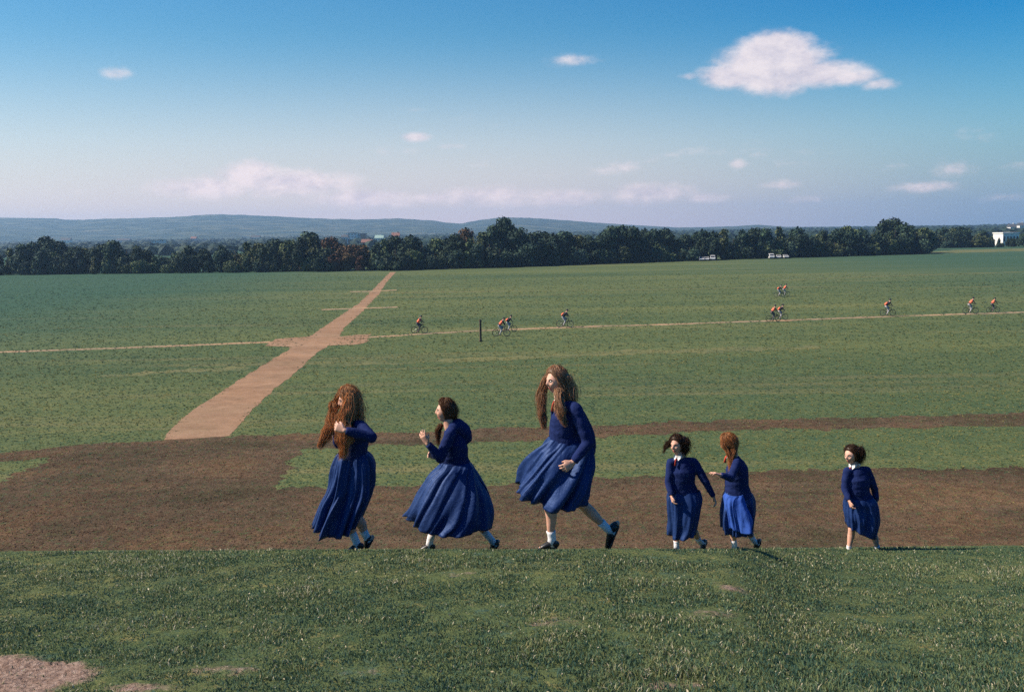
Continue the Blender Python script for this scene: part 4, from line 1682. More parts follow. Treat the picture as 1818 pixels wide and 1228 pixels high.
    for path, ti in zip(paths, tints):
        nv = len(path)
        vs = []
        w0 = 0.0010 + .0009 * ti
        for i, q in enumerate(path):
            t = path[min(i + 1, nv - 1)] - path[max(i - 1, 0)]
            t = t.normalized() if t.length > 1e-6 else Vector((0, 0, 1))
            A = t.orthogonal().normalized()
            B = t.cross(A)
            w = w0 * (1 - .75 * i / (nv - 1))
            for (ca, sa) in tri:
                vs.append(q + A * ca * w + B * sa * w)
        V.append(np.array([tuple(v) for v in vs]))
        T.append(np.full(len(vs), ti))
        for i in range(nv - 1):
            for j in range(3):
                j2 = (j + 1) % 3
                F.append([b + i * 3 + j, b + i * 3 + j2, b + (i + 1) * 3 + j2, b + (i + 1) * 3 + j])
        b += len(vs)
    V = np.concatenate(V)
    T = np.concatenate(T)
    me = mesh_np('hair', V, F, mat, True)
    at = me.attributes.new('strand', 'FLOAT', 'POINT')
    at.data.foreach_set('value', T.astype(np.float32))
    fig.part('hair', me)


def build_skirt(fig, rows, mat, nfold=9, amp=0.02, seed=3, name='skirt', sharp=1.6, nrow=34, thick=0.004, arc=None):
    """rows from waist to hem: (Xl, Yl, Xr, Yr, half depth in m, depth shift in m, sag in px)"""
    rng = np.random.default_rng(seed)
    N = 200
    rows_i = []
    cols = list(zip(*rows))
    for i in range(nrow + 1):
        t = i / nrow * (len(rows) - 1)
        k = min(int(t), len(rows) - 2)
        f = t - k
        vals = []
        for c in cols:
            p0 = c[max(k - 1, 0)] if k > 0 else 2 * c[0] - c[1]
            p1, p2 = c[k], c[k + 1]
            p3 = c[k + 2] if k + 2 < len(rows) else 2 * c[-1] - c[-2]
            vals.append(0.5 * (2 * p1 + (p2 - p0) * f + (2 * p0 - 5 * p1 + 4 * p2 - p3) * f * f + (3 * p1 - p0 - 3 * p2 + p3) * f ** 3))
        rows_i.append(vals)
    ph = rng.random(4) * 6.28
    a0, a1 = (0, 2 * math.pi) if arc is None else arc
    V = []
    for i, (xl, yl, xr, yr, hd, ds, sag) in enumerate(rows_i):
        g = i / nrow
        L, Rr = fig.p(xl, yl, ds), fig.p(xr, yr, ds)
        c = (L + Rr) / 2
        ax = (Rr - L) / 2
        for j in range(N + 1):
            th = a0 + (a1 - a0) * j / N
            cs, sn = math.cos(th), math.sin(th)
            cs, sn = math.copysign(abs(cs) ** .8, cs), math.copysign(abs(sn) ** .8, sn)
            rel = th + .45 * g + .25 * math.sin(2.2 * g + ph[3])
            w = (math.sin(nfold * rel + ph[0] + 1.2 * math.sin(2 * rel + ph[1])) + .55 * math.sin((nfold * 1.7) * rel + ph[2] + g * 1.5))
            Rn = nfold * .30
            wn = noise.noise(Vector((math.cos(rel) * Rn, math.sin(rel) * Rn, g * 1.1 + seed))) * 2.2 + noise.noise(Vector((math.cos(rel) * Rn * 2.2, math.sin(rel) * Rn * 2.2, g * 1.6 - seed))) * 1.3
            w = .38 * math.copysign(abs(w) ** (1 / sharp), w) + .85 * wn
            w += 0.7 * noise.noise(Vector((cs * 2.5, sn * 2.5, g * 3.5 + seed)))
            w += 0.45 * ((rel * nfold * .5 / math.pi + .3 * math.sin(rel * 3 + ph[2])) % 1.0 - .5)
            a = amp * 1.7 * (0.18 + g ** .8) * w * (0.6 + .8 * abs(noise.noise(Vector((cs * 1.3, sn * 1.3, seed * 1.7)))))
            a -= amp * 0.5 * g
            rad = Vector((cs, sn, 0))
            q = c + ax * cs + Vector((0, hd * sn, 0)) + rad * a
            q.z -= sag * fig.v_per_px * (1 - cs * cs) + 0.12 * a * g + .012 * g * math.sin(3 * th + ph[1])
            V.append(q)
    nv = N + 1
    vs = [tuple(v) for v in V]
    fs = []
    closed = arc is None
    for i in range(nrow):
        for j in range(N):
            fs.append([i * nv + j, (i + 1) * nv + j, (i + 1) * nv + j + 1, i * nv + j + 1])
    me = bpy.data.meshes.new(name)
    me.from_pydata(vs, [], fs)
    me.materials.append(mat)
    me.polygons.foreach_set('use_smooth', np.full(len(fs), True))
    o = fig.part(name, me)
    sd = o.modifiers.new('thickness', 'SOLIDIFY')
    sd.thickness = thick
    sd.offset = 0
    return o


def wrinkle(me, amp, scale, seed):
    n = len(me.vertices)
    co = np.empty(n * 3, dtype=np.float32)
    me.vertices.foreach_get('co', co)
    no = np.array([tuple(v.normal) for v in me.vertices])
    co = co.reshape(-1, 3)
    w = np.array([noise.noise(Vector((float(a[0]) * scale * .7, float(a[1]) * scale, float(a[2]) * scale * 1.8 + seed))) + .5 * (1 - abs(noise.noise(Vector((float(a[0]) * scale * 1.3, float(a[1]) * scale * 1.3, float(a[2]) * scale * 2.6 - seed)))) * 2) for a in co])
    co = co + no * (w * amp)[:, None]
    me.vertices.foreach_set('co', co.astype(np.float32).ravel())
    me.update()


def shoe(fig, heel, toe, S, up=Vector((0, 0, 1))):
    d = (toe - heel)
    L = d.length
    d.normalize()
    up = (up - d * up.dot(d)).normalized()
    mb = MB()
    w = .040 * S
    prof = [(0.0, .036, .030), (.12, .040, .040), (.35, .036, .036), (.60, .030, .028), (.82, .026, .020), (1.0, .016, .010)]
    c = [heel + d * L * t + up * h * S * .8 for t, ww, h in prof]
    mb.tube(c, [(hh * S, ww * S) for t, ww, hh in prof], 12, 0, 1.0, ref=up)
    mb.ball(c[0], .030 * S, 10)
    mb.ball(c[-1], .016 * S, 10)
    o = fig.part('shoe', mb.mesh('shoe', SHOE, True))
    sb = MB()
    s = d.cross(up)
    outl = [(-.02, .7), (.1, 1), (.45, .85), (.72, 1.1), (.95, .8), (1.04, .3)]
    vs = []
    for lay in (-.012, .004):
        for t, ww in outl:
            vs.append(heel + d * L * t + s * ww * w * .85 + up * lay * S)
        for t, ww in outl[::-1]:
            vs.append(heel + d * L * t - s * ww * w * .85 + up * lay * S)
    n = len(outl) * 2
    fs = [list(range(n)), [n + i for i in range(n)][::-1]]
    for i in range(n):
        j = (i + 1) % n
        fs.append([i, n + i, n + j, j])
    sb.add(vs, fs)
    link('sole', sb.mesh('sole', SOLE), o)
    # strap across the instep
    st = MB()
    q = heel + d * L * .42
    st.tube([q + s * w * .9 + up * .01 * S, q + s * w * .6 + up * .05 * S, q + up * .062 * S, q - s * w * .6 + up * .05 * S, q - s * w * .9 + up * .01 * S], .006 * S, 6)
    link('strap', st.mesh('strap', SHOE, True), o)
    return o


def make_girl(D):
    S = D['S']
    fig = Fig(D['depth'], D['foot'], S)
    J = fig.J
    fr = frame_of(*D['head_dir'])
    hc = fig.p(*D['head'])
    HS = D['head_h']
    body = MB()
    head_shape(body, hc, fr, HS)
    neck = fig.p(*D['neck'])
    kk = HS / .224
    limb(body, [hc + fr @ Vector((-.022 * kk, 0, -.055 * kk)), neck], [.054 * S, .062 * S], 14, 5)
    chest, waist, pelvis = (fig.p(*D[q]) for q in ('chest', 'waist', 'pelvis'))
    tw = D.get('torso', (.115, .10, .125))
    td = D.get('torso_depth', (.095, .085, .10))
    ref = Vector((1, 0, 0))
    body.tube(catmull([neck, chest, waist, pelvis], 12), [(a * S * .86, b * S * .86) for a, b in zip(interp_list([.06, tw[0], tw[1], tw[2]], 12), interp_list([.06, td[0], td[1], td[2]], 12))], 16, 0, 1, ref=ref)
    # arms
    for arm in D['arms']:
        sh, elb, wr = (fig.p(*q) for q in arm['j'])
        limb(body, [sh, elb], [.045 * S, .034 * S], 12, 5)
        limb(body, [elb, wr], [.034 * S, .023 * S], 12, 5)
        hd = fig.p(*arm['tip']) - wr
        hand(body, wr, hd, Vector(arm.get('palm', (0, 1, 0))), S * 1.02, arm.get('curl', .5), arm.get('side', 1))
    # legs
    for leg in D['legs']:
        hip, knee, ank = (fig.p(*q) for q in leg['j'])
        limb(body, [hip, hip.lerp(knee, .5), knee], [.075 * S, .066 * S, .050 * S], 14, 8)
        calf = knee.lerp(ank, .36) + Vector(leg.get('calf', (.012, 0, 0)))
        limb(body, [knee, calf, knee.lerp(ank, .75), ank], [.047 * S, .050 * S, .034 * S, .030 * S], 14, 9)
        h, t = fig.p(*leg['heel']), fig.p(*leg['toe'])
        limb(body, [ank, h.lerp(t, .25) + Vector((0, 0, .02))], [.030 * S, .028 * S], 10, 3)
        limb(body, [h + Vector((0, 0, .02)), t + Vector((0, 0, .012))], [.024 * S, .014 * S], 10, 4)
    me = remeshed('body', body, 0.0058, SKIN, 2)
    me.materials.append(LIPS)
    lipc = hc + fr @ Vector((.092 * kk, 0, -.062 * kk))
    inv = fr.transposed()
    mi = np.zeros(len(me.polygons), dtype=np.int32)
    for i, pl in enumerate(me.polygons):
        q = inv @ (pl.center - lipc)
        if abs(q.z) < .0125 * kk and abs(q.y) < .024 * kk and q.x > -.03:
            mi[i] = 1
    me.polygons.foreach_set('material_index', mi)
    fig.part('body', me)
    for s in (-1, 1):
        e = MB()
        ec = hc + fr @ Vector((.067 * kk, s * .031 * kk, .003 * kk))
        e.ball(ec, .0125 * kk, 12, 0)
        eo = fig.part('eye', e.mesh('eye', EYE, True))
        ir = MB()
        ir.ball(ec + fr @ Vector((.0072 * kk, 0, 0)), .0068 * kk, 10)
        link('iris', ir.mesh('iris', IRIS, True), eo)
        bw = MB()
        bw.tube([hc + fr @ Vector((.0835 * kk, s * .014 * kk, .022 * kk)), hc + fr @ Vector((.0845 * kk, s * .030 * kk, .027 * kk)), hc + fr @ Vector((.074 * kk, s * .048 * kk, .021 * kk))], .0036 * kk, 6)
        fig.part('eyebrow', bw.mesh('eyebrow', BROW, True))
    # jumper
    jm = MB()
    cl = D.get('loose', 1.0)
    hemx = fig.p(*D['hem'])
    jm.tube(catmull([neck.lerp(chest, .10), chest, waist, hemx], 12), [(a * S * cl, b * S * cl) for a, b in zip(interp_list([.062, tw[0], tw[1], D.get('hem_w', tw[2])], 12), interp_list([.062, td[0], td[1], td[2]], 12))], 20, 0, 1, ref=ref)
    for arm in D['arms']:
        sh, elb, wr = (fig.p(*q) for q in arm['j'])
        w0 = wr.lerp(elb, .04)
        limb(jm, [neck.lerp(sh, .30) + Vector((0, 0, -.035)), sh], [.052 * S, .058 * S], 14, 4)
        limb(jm, [sh, sh.lerp(elb, .5), elb], [.058 * S, .056 * S, .049 * S], 14, 7)
        limb(jm, [elb, elb.lerp(w0, .6)], [.050 * S, .043 * S], 14, 5)
        jm.tube([elb.lerp(w0, .55), w0], [.043 * S, .034 * S], 14)
    for pts, rad in D.get('extra_cloth', []):
        limb(jm, J(*pts), [r * S for r in rad], 14, 6)
    jme = remeshed('jumper', jm, 0.0085, KNIT, 3)
    wrinkle(jme, 0.006, 9, D['foot'][0] * .01)
    fig.part('jumper', jme)
    for sk in D['skirts']:
        build_skirt(fig, **sk)
    for leg in D['legs']:
        hip, knee, ank = (fig.p(*q) for q in leg['j'])
        h, t = fig.p(*leg['heel']), fig.p(*leg['toe'])
        so_ = MB()
        so_.tube([knee.lerp(ank, leg.get('sock', .66)), knee.lerp(ank, .86), ank, h.lerp(t, .28) + (ank - h).normalized() * .012], [.041 * S, .037 * S, .036 * S, .038 * S], 14)
        fig.part('sock', so_.mesh('sock', SOCK, True))
        upv = (ank - h.lerp(t, .2))
        shoe(fig, h, t, S, upv)
    if D.get('collar'):
        cb = MB()
        cpt = neck + Vector((0, 0, -.005))
        F_, L_ = fr @ Vector((1, 0, 0)), fr @ Vector((0, 1, 0))
        F_.z = 0
        L_.z = 0
        for s in (-1, 1):
            a = cpt + F_ * .070 * S + L_ * s * .004
            b = cpt + F_ * .060 * S + L_ * s * .050 * S
            c_ = cpt + F_ * .088 * S + L_ * s * .030 * S + Vector((0, 0, -.034 * S))
            d_ = cpt - F_ * .050 * S + L_ * s * .055 * S + Vector((0, 0, .012))
            up2 = Vector((0, 0, .028 * S))
            vs = [a, b, c_, d_, a + up2, b + up2, d_ + up2]
            cb.add(vs, [[0, 2, 1], [0, 1, 5, 4], [1, 3, 6, 5], [1, 2, 3]])
        o = fig.part('collar', cb.mesh('collar', COLLAR, False))
        md = o.modifiers.new('thickness', 'SOLIDIFY')
        md.thickness = .004
        tb = MB()
        a = cpt + F_ * .088 * S + Vector((0, 0, -.012))
        tb.tube([a, a + F_ * .018 + Vector((0, 0, -.03 * S)), a + F_ * .022 + Vector((0, 0, -.085 * S))], [.016 * S, .012 * S, .020 * S], 8, 0, .5)
        fig.part('tie', tb.mesh('tie', TIE, True))
    hl = [([fig.p(*q) for q in pts], [(r - (2.0 if r > 8 else 1.0 if r > 4 else 0)) * fig.v_per_px for r in rad], cnt) for pts, rad, cnt in D['locks']]
    build_hair(fig, D['hair'], hc, fr, HS, hl, seed=D['seed'], **D.get('hair_opt', {}))
    tag(fig.root, D['label'], 'girl', 'girls in blue uniforms running along the bank')
    return fig


GIRLS = []
# 1: long curly auburn hair blown forward, arm across the chest
GIRLS.append(dict(
    depth=9.2, foot=(636, 973), S=.97, head=(620, 710, 0), head_h=.222, head_dir=(8, 10, 0), neck=(629, 743, 0),
    chest=(632, 768, 0), waist=(628, 800, 0), pelvis=(626, 838, 0), hem=(628, 822, 0), hem_w=.155, torso=(.130, .125, .13), torso_depth=(.15, .13, .13), loose=1.0,
    arms=[dict(j=[(640, 757, -.15), (660, 776, -.28), (612, 764, -.34)], tip=(596, 757, -.32), palm=(0, 1, 0), curl=.8, side=-1),
          dict(j=[(622, 757, .15), (600, 786, .20), (598, 764, .02)], tip=(596, 752, -.05), palm=(1, 0, 0), curl=.7)],
    legs=[dict(j=[(622, 848, -.07), (610, 912, -.08), (633, 962, -.07)], heel=(642, 973, -.07), toe=(618, 979, -.09)),
          dict(j=[(630, 848, .07), (632, 915, .08), (652, 955, .10)], heel=(661, 957, .10), toe=(651, 976, .08))],
    skirts=[dict(rows=[(603, 802, 651, 802, .11, 0, 2), (598, 812, 658, 812, .15, 0, 3), (592, 832, 663, 832, .18, 0, 5), (585, 862, 661, 862, .20, 0, 8), (571, 893, 651, 890, .22, 0, 8), (557, 932, 637, 928, .25, 0, 10)],
                 mat=SKIRT, nfold=11, amp=.028, seed=5)],
    hair=H_AUBURN, seed=11,
    locks=[([(627, 700, 0), (629, 722, 0), (629, 746, 0), (628, 774, -.02), (622, 796, -.06)], [16, 18, 19, 16, 8], 300),
           ([(621, 698, -.09), (618, 722, -.12), (612, 748, -.14), (612, 776, -.20), (610, 806, -.20)], [9, 13, 14, 15, 8], 330),
           ([(610, 692, .07), (596, 722, .09), (587, 750, .05), (580, 772, 0), (570, 788, -.02)], [6, 9, 9, 9, 5], 260),
           ([(612, 690, .04), (599, 706, .07), (591, 724, .05), (590, 745, .02)], [5, 5, 7, 4], 120)],
    hair_opt=dict(face_open=.42, curl=.016, frizz=.016, cap_strands=420),
    label='girl with very long auburn curls blown forward, arm across her chest, leftmost of the six'))
# 2: hair tied back, hood, bent arm in front, wide swinging skirt
GIRLS.append(dict(
    depth=9.9, foot=(805, 978), S=.95, head=(791, 730, 0), head_h=.215, head_dir=(3, -3, 0), neck=(799, 758, 0),
    chest=(806, 786, 0), waist=(806, 815, 0), pelvis=(812, 848, 0), hem=(809, 832, 0), hem_w=.172, torso=(.135, .150, .16), torso_depth=(.15, .12, .13),
    arms=[dict(j=[(800, 770, -.16), (782, 814, -.20), (759, 787, -.24)], tip=(751, 774, -.24), palm=(.4, .8, 0), curl=.35, side=-1),
          dict(j=[(804, 770, .15), (800, 815, .22), (775, 812, .20)], tip=(764, 806, .18), palm=(0, -1, 0), curl=.8)],
    legs=[dict(j=[(806, 855, -.07), (775, 912, -.08), (763, 962, -.07)], heel=(769, 974, -.07), toe=(745, 978, -.09), sock=.72),
          dict(j=[(814, 855, .07), (836, 916, .08), (873, 958, .10)], heel=(884, 964, .12), toe=(872, 982, .10), sock=.62)],
    skirts=[dict(rows=[(784, 818, 834, 818, .11, 0, 2), (778, 828, 840, 826, .15, 0, 2), (762, 843, 846, 840, .19, 0, 5), (745, 872, 859, 870, .26, 0, 8), (730, 905, 870, 903, .32, 0, 10), (725, 923, 873, 928, .34, 0, 11)],
                 mat=SKIRT, nfold=8, amp=.026, seed=9)],
    extra_cloth=[([(812, 757, 0), (824, 766, 0), (829, 778, 0)], [.085, .075, .055]), ([(806, 760, -.07), (806, 758, .07)], [.06, .06])],
    hair=H_BROWN, seed=12,
    locks=[([(797, 722, 0), (805, 731, 0), (805, 744, 0)], [12, 10, 6], 160),
           ([(784, 752, .06), (778, 766, .08), (777, 785, .08)], [4, 6, 3], 90)],
    hair_opt=dict(face_open=.27, curl=.006, frizz=.008, cap_strands=700),
    label='smiling girl with hair tied back, hood and wide swinging skirt, bent arm raised before her'))
# 3: the tallest, long wavy brown hair, trailing foot in the air
GIRLS.append(dict(
    depth=9.0, foot=(985, 978), S=1.03, head=(988, 676, 0), head_h=.222, head_dir=(26, 2, 0), neck=(1001, 707, 0),
    chest=(1008, 738, 0), waist=(1006, 775, 0), pelvis=(1008, 812, 0), hem=(1009, 798, 0), hem_w=.165, torso=(.145, .145, .14), torso_depth=(.16, .13, .13),
    arms=[dict(j=[(1022, 727, -.16), (1044, 786, -.22), (1018, 820, -.26)], tip=(1001, 832, -.28), palm=(0, 1, 0), curl=.8, side=-1),
          dict(j=[(990, 727, .16), (984, 780, .22), (968, 800, .20)], tip=(958, 808, .20), palm=(0, -1, 0), curl=.8)],
    legs=[dict(j=[(1000, 825, -.07), (972, 892, -.09), (980, 956, -.07)], heel=(988, 970, -.07), toe=(958, 975, -.10), sock=.78, calf=(.02, 0, 0)),
          dict(j=[(1016, 825, .07), (1032, 892, .08), (1078, 938, .12)], heel=(1096, 932, .14), toe=(1078, 976, .14), sock=.75, calf=(.01, 0, -.01))],
    skirts=[dict(rows=[(976, 776, 1042, 780, .12, 0, 3), (967, 786, 1051, 790, .16, 0, 4), (955, 798, 1055, 806, .20, 0, 6), (938, 820, 1055, 828, .25, 0, 12), (924, 842, 1051, 858, .28, 0, 20), (915, 862, 1047, 884, .30, 0, 22)],
                 mat=SKIRT, nfold=10, amp=.030, seed=14)],
    extra_cloth=[([(1024, 740, -.02), (1040, 770, 0), (1046, 800, 0)], [.08, .075, .06])],
    hair=H_LIGHTBROWN, seed=13,
    locks=[([(1000, 668, 0), (1006, 690, .0), (1008, 712, -.02), (1006, 735, -.05)], [17, 18, 16, 8], 330),
           ([(992, 690, -.09), (992, 712, -.15), (996, 732, -.19), (998, 750, -.20)], [7, 9, 8, 4], 220),
           ([(981, 662, .06), (966, 684, .10), (962, 710, .10), (962, 734, .08), (964, 752, .06)], [7, 9, 10, 9, 5], 300)],
    hair_opt=dict(face_open=.26, curl=.013, frizz=.013, cap_strands=520), collar=True,
    label='tallest girl with long wavy light-brown hair and one black shoe kicked up behind her'))
# 4: facing us, short dark hair blown sideways, arms down
GIRLS.append(dict(
    depth=12.9, foot=(1212, 978), S=.97, head=(1202, 790, 0), head_h=.236, head_dir=(48, 0, 4), neck=(1207, 810, 0),
    chest=(1212, 836, 0), waist=(1210, 860, 0), pelvis=(1216, 890, 0), hem=(1214, 878, 0), hem_w=.198, torso=(.168, .178, .19), torso_depth=(.13, .12, .13),
    arms=[dict(j=[(1191, 821, 0), (1187, 856, -.06), (1192, 880, -.16)], tip=(1195, 894, -.20), palm=(1, 0, 0), curl=.8),
          dict(j=[(1232, 820, 0), (1252, 854, -.05), (1267, 882, -.04)], tip=(1273, 898, -.04), palm=(-1, 0, 0), curl=.6)],
    legs=[dict(j=[(1206, 895, -.04), (1200, 935, -.04), (1201, 966, -.05)], heel=(1205, 978, -.05), toe=(1194, 984, -.20), sock=.80, calf=(.005, .02, 0)),
          dict(j=[(1222, 895, .05), (1226, 935, .04), (1243, 962, .18)], heel=(1253, 962, .24), toe=(1246, 978, .12), sock=.70)],
    skirts=[dict(rows=[(1190, 868, 1242, 870, .11, 0, 2), (1185, 877, 1245, 879, .14, 0, 2), (1183, 888, 1246, 890, .17, 0, 3), (1184, 912, 1241, 912, .21, 0, 4), (1186, 932, 1238, 932, .22, 0, 4), (1187, 947, 1235, 944, .24, 0, 4)],
                 mat=SKIRT, nfold=9, amp=.018, seed=24)],
    hair=H_DARK, seed=14,
    locks=[([(1209, 780, 0), (1215, 791, 0), (1213, 806, 0)], [14, 13, 8], 260),
           ([(1197, 781, 0), (1189, 785, 0), (1183, 792, 0), (1180, 801, 0)], [7, 5, 4, 2], 120)],
    hair_opt=dict(face_open=.30, curl=.010, frizz=.014, cap_strands=480), collar=True,
    label='smiling girl in blue with orange-red tie facing the camera, dark hair blown sideways, arms hanging'))
# 5: ginger hair down the side, looking away
GIRLS.append(dict(
    depth=12.8, foot=(1313, 978), S=.97, head=(1294, 787, 0), head_h=.232, head_dir=(-18, 14, 0), neck=(1302, 808, 0),
    chest=(1308, 832, 0), waist=(1308, 862, 0), pelvis=(1312, 895, 0), hem=(1312, 884, 0), hem_w=.178, torso=(.145, .155, .165), torso_depth=(.15, .14, .15),
    arms=[dict(j=[(1308, 822, -.15), (1298, 848, -.28), (1279, 843, -.34)], tip=(1266, 838, -.36), palm=(0, 0, -1), curl=.4, side=-1),
          dict(j=[(1306, 822, .15), (1314, 860, .20), (1300, 880, .20)], tip=(1292, 890, .2), palm=(0, -1, 0), curl=.7)],
    legs=[dict(j=[(1308, 898, -.07), (1298, 938, -.10), (1304, 966, -.07)], heel=(1310, 977, -.07), toe=(1292, 982, -.09), sock=.72),
          dict(j=[(1318, 898, .07), (1324, 938, .08), (1339, 960, .12)], heel=(1349, 961, .14), toe=(1341, 978, .12), sock=.62)],
    skirts=[dict(rows=[(1289, 870, 1332, 872, .11, 0, 2), (1285, 880, 1336, 882, .14, 0, 2), (1283, 892, 1338, 894, .18, 0, 4), (1280, 914, 1339, 914, .20, 0, 5), (1280, 938, 1334, 942, .24, 0, 6)],
                 mat=SKIRT, nfold=9, amp=.018, seed=27),
            dict(rows=[(1288, 874, 1318, 874, .13, -.05, 2), (1283, 882, 1320, 882, .17, -.05, 2), (1283, 896, 1326, 896, .20, -.06, 4), (1286, 916, 1334, 914, .22, -.07, 6), (1291, 934, 1333, 922, .22, -.08, 10)],
                 mat=LIT_PANEL, nfold=5, amp=.018, seed=28, name='apron', arc=(math.pi * 1.02, math.pi * 1.85))],  # no apron: lit front panel of the skirt, light put into the colour
    hair=H_GINGER, seed=15,
    locks=[([(1300, 782, 0), (1302, 796, -.04), (1299, 814, -.11), (1297, 834, -.17)], [9, 8, 6, 3], 260),
           ([(1284, 779, -.02), (1283, 788, -.05), (1291, 800, -.09), (1296, 818, -.13)], [4, 4, 4, 3], 120)],
    hair_opt=dict(face_open=.40, curl=.006, frizz=.008, cap_strands=620), collar=True,
    label='girl with long ginger hair looking away, reaching forward, bright blue panel on her skirt'))  # the bright blue panel is the skirt's lit front, light put into the colour
# 6: last, alone on the right
GIRLS.append(dict(
    depth=12.0, foot=(1528, 984), S=.86, head=(1512, 808, 0), head_h=.210, head_dir=(30, 3, 0), neck=(1518, 826, 0),
    chest=(1522, 850, 0), waist=(1522, 875, 0), pelvis=(1526, 900, 0), hem=(1526, 890, 0), hem_w=.198, torso=(.160, .176, .19), torso_depth=(.14, .13, .14),
    arms=[dict(j=[(1504, 836, -.02), (1500, 868, -.06), (1508, 889, -.16)], tip=(1512, 903, -.2), palm=(1, 0, 0), curl=.8),
          dict(j=[(1539, 835, 0), (1553, 868, .05), (1556, 890, .05)], tip=(1556, 903, .05), palm=(-1, 0, 0), curl=.6)],
    legs=[dict(j=[(1520, 905, .0), (1512, 940, .0), (1507, 974, -.02)], heel=(1511, 984, -.05), toe=(1500, 987, -.18), sock=.84, calf=(.008, .01, 0)),
          dict(j=[(1534, 905, .07), (1547, 942, .08), (1559, 975, .10)], heel=(1565, 985, .12), toe=(1552, 988, .05), sock=.80)],
    skirts=[dict(rows=[(1504, 880, 1546, 880, .11, 0, 2), (1501, 888, 1554, 890, .14, 0, 2), (1501, 898, 1557, 900, .15, 0, 3), (1500, 914, 1558, 922, .19, 0, 5), (1501, 930, 1552, 950, .19, 0, 6)],
                 mat=SKIRT, nfold=9, amp=.018, seed=33)],
    hair=H_DARK, seed=16,
    locks=[([(1519, 799, 0), (1525, 807, 0), (1523, 820, 0)], [14, 12, 8], 280)],
    hair_opt=dict(face_open=.26, curl=.012, frizz=.016, cap_strands=600), collar=True,
    label='last girl on the right, alone, with short dark curly hair, white collar and red tie'))

for D in GIRLS:
    make_girl(D)
# ---------------------------------------------------------------- cyclists on the far track
HIVIZ = noisy_mat('orange_vest', (0.75, 0.13, 0.07), (0.90, 0.22, 0.12), 12, 0.7, 0.2, 0.2, 0.01)
JACKET = noisy_mat('dark_jacket', (0.012, 0.014, 0.022), (0.035, 0.038, 0.05), 12, 0.85, 0.2, 0.2, 0.01)
TROUSERS = noisy_mat('grey_trousers', (0.05, 0.055, 0.065), (0.11, 0.115, 0.13), 12, 0.85, 0.2, 0.2, 0.01)
PALE_TROUSERS = noisy_mat('pale_trousers', (0.30, 0.31, 0.33), (0.45, 0.45, 0.46), 12, 0.85, 0.2, 0.2, 0.01)
HELMET, _nt, _b = new_mat('helmet_shell', 0.35, 0.5)
_b.inputs['Base Color'].default_value = (0.015, 0.016, 0.025, 1)
RIM, _nt, _b = new_mat('alloy', 0.35, 0.5)
_b.inputs['Base Color'].default_value = (0.35, 0.35, 0.36, 1)
_b.inputs['Metallic'].default_value = 0.8


def make_bike():
    root = bpy.data.objects.new('bicycle', None)
    COL.objects.link(root)
    bb, st, ht, hb_, ft, rw = (-.08, 0, .29), (-.22, 0, .80), (.34, 0, .84), (.375, 0, .70), (.52, 0, .33), (-.52, 0, .33)
    m = MB()
    for a, b, r in ((bb, st, .020), (bb, hb_, .024), (st, ht, .020), (ht, hb_, .024), (hb_, ft, .018), (bb, rw, .015), (st, rw, .013)):
        m.tube([a, b], r, 8)
    m.tube([st, (-.24, 0, .90)], .016, 8)
    m.build('frame', METAL, root, True)
    for x in (.52, -.52):
        w = MB()
        w.torus((x, 0, .33), .31, .022)
        wo = w.build('wheel', RUBBER, root, True)
        w = MB()
        w.torus((x, 0, .33), .28, .010, n=28, m=6)
        w.build('rim', RIM, wo, True)
        w = MB()
        for k in range(12):
            a = k * math.pi / 6
            w.tube([(x, .02 * (-1) ** k, .33), (x + .28 * math.cos(a), 0, .33 + .28 * math.sin(a))], .0022, 4)
        w.tube([(x, -.04, .33), (x, .04, .33)], .02, 8)
        w.build('spokes', RIM, wo)
    m = MB()
    m.tube([ht, (.36, 0, .96), (.42, 0, .99)], .014, 8)
    m.tube([(.36, -.28, 1.0), (.43, -.15, 1.0), (.43, .15, 1.0), (.36, .28, 1.0)], .014, 8)
    m.build('handlebar', METAL, root, True)
    m = MB()
    m.tube([(-.36, 0, .925), (-.26, 0, .93), (-.10, 0, .925)], [(.02, .075), (.025, .06), (.015, .02)], 10, 0, 1, ref=(0, 0, 1))
    m.build('saddle', RUBBER, root, True)
    m = MB()
    m.tube([(-.08, .06, .29), (-.04, .08, .44)], .011, 6)
    m.tube([(-.08, -.06, .29), (-.12, -.08, .13)], .011, 6)
    m.box((-.04, .13, .44), (.09, .09, .02))
    m.box((-.12, -.13, .13), (.09, .09, .02))
    m.torus((-.08, -.04, .29), .09, .006, n=20, m=5)
    m.build('pedals', METAL, root)
    return root


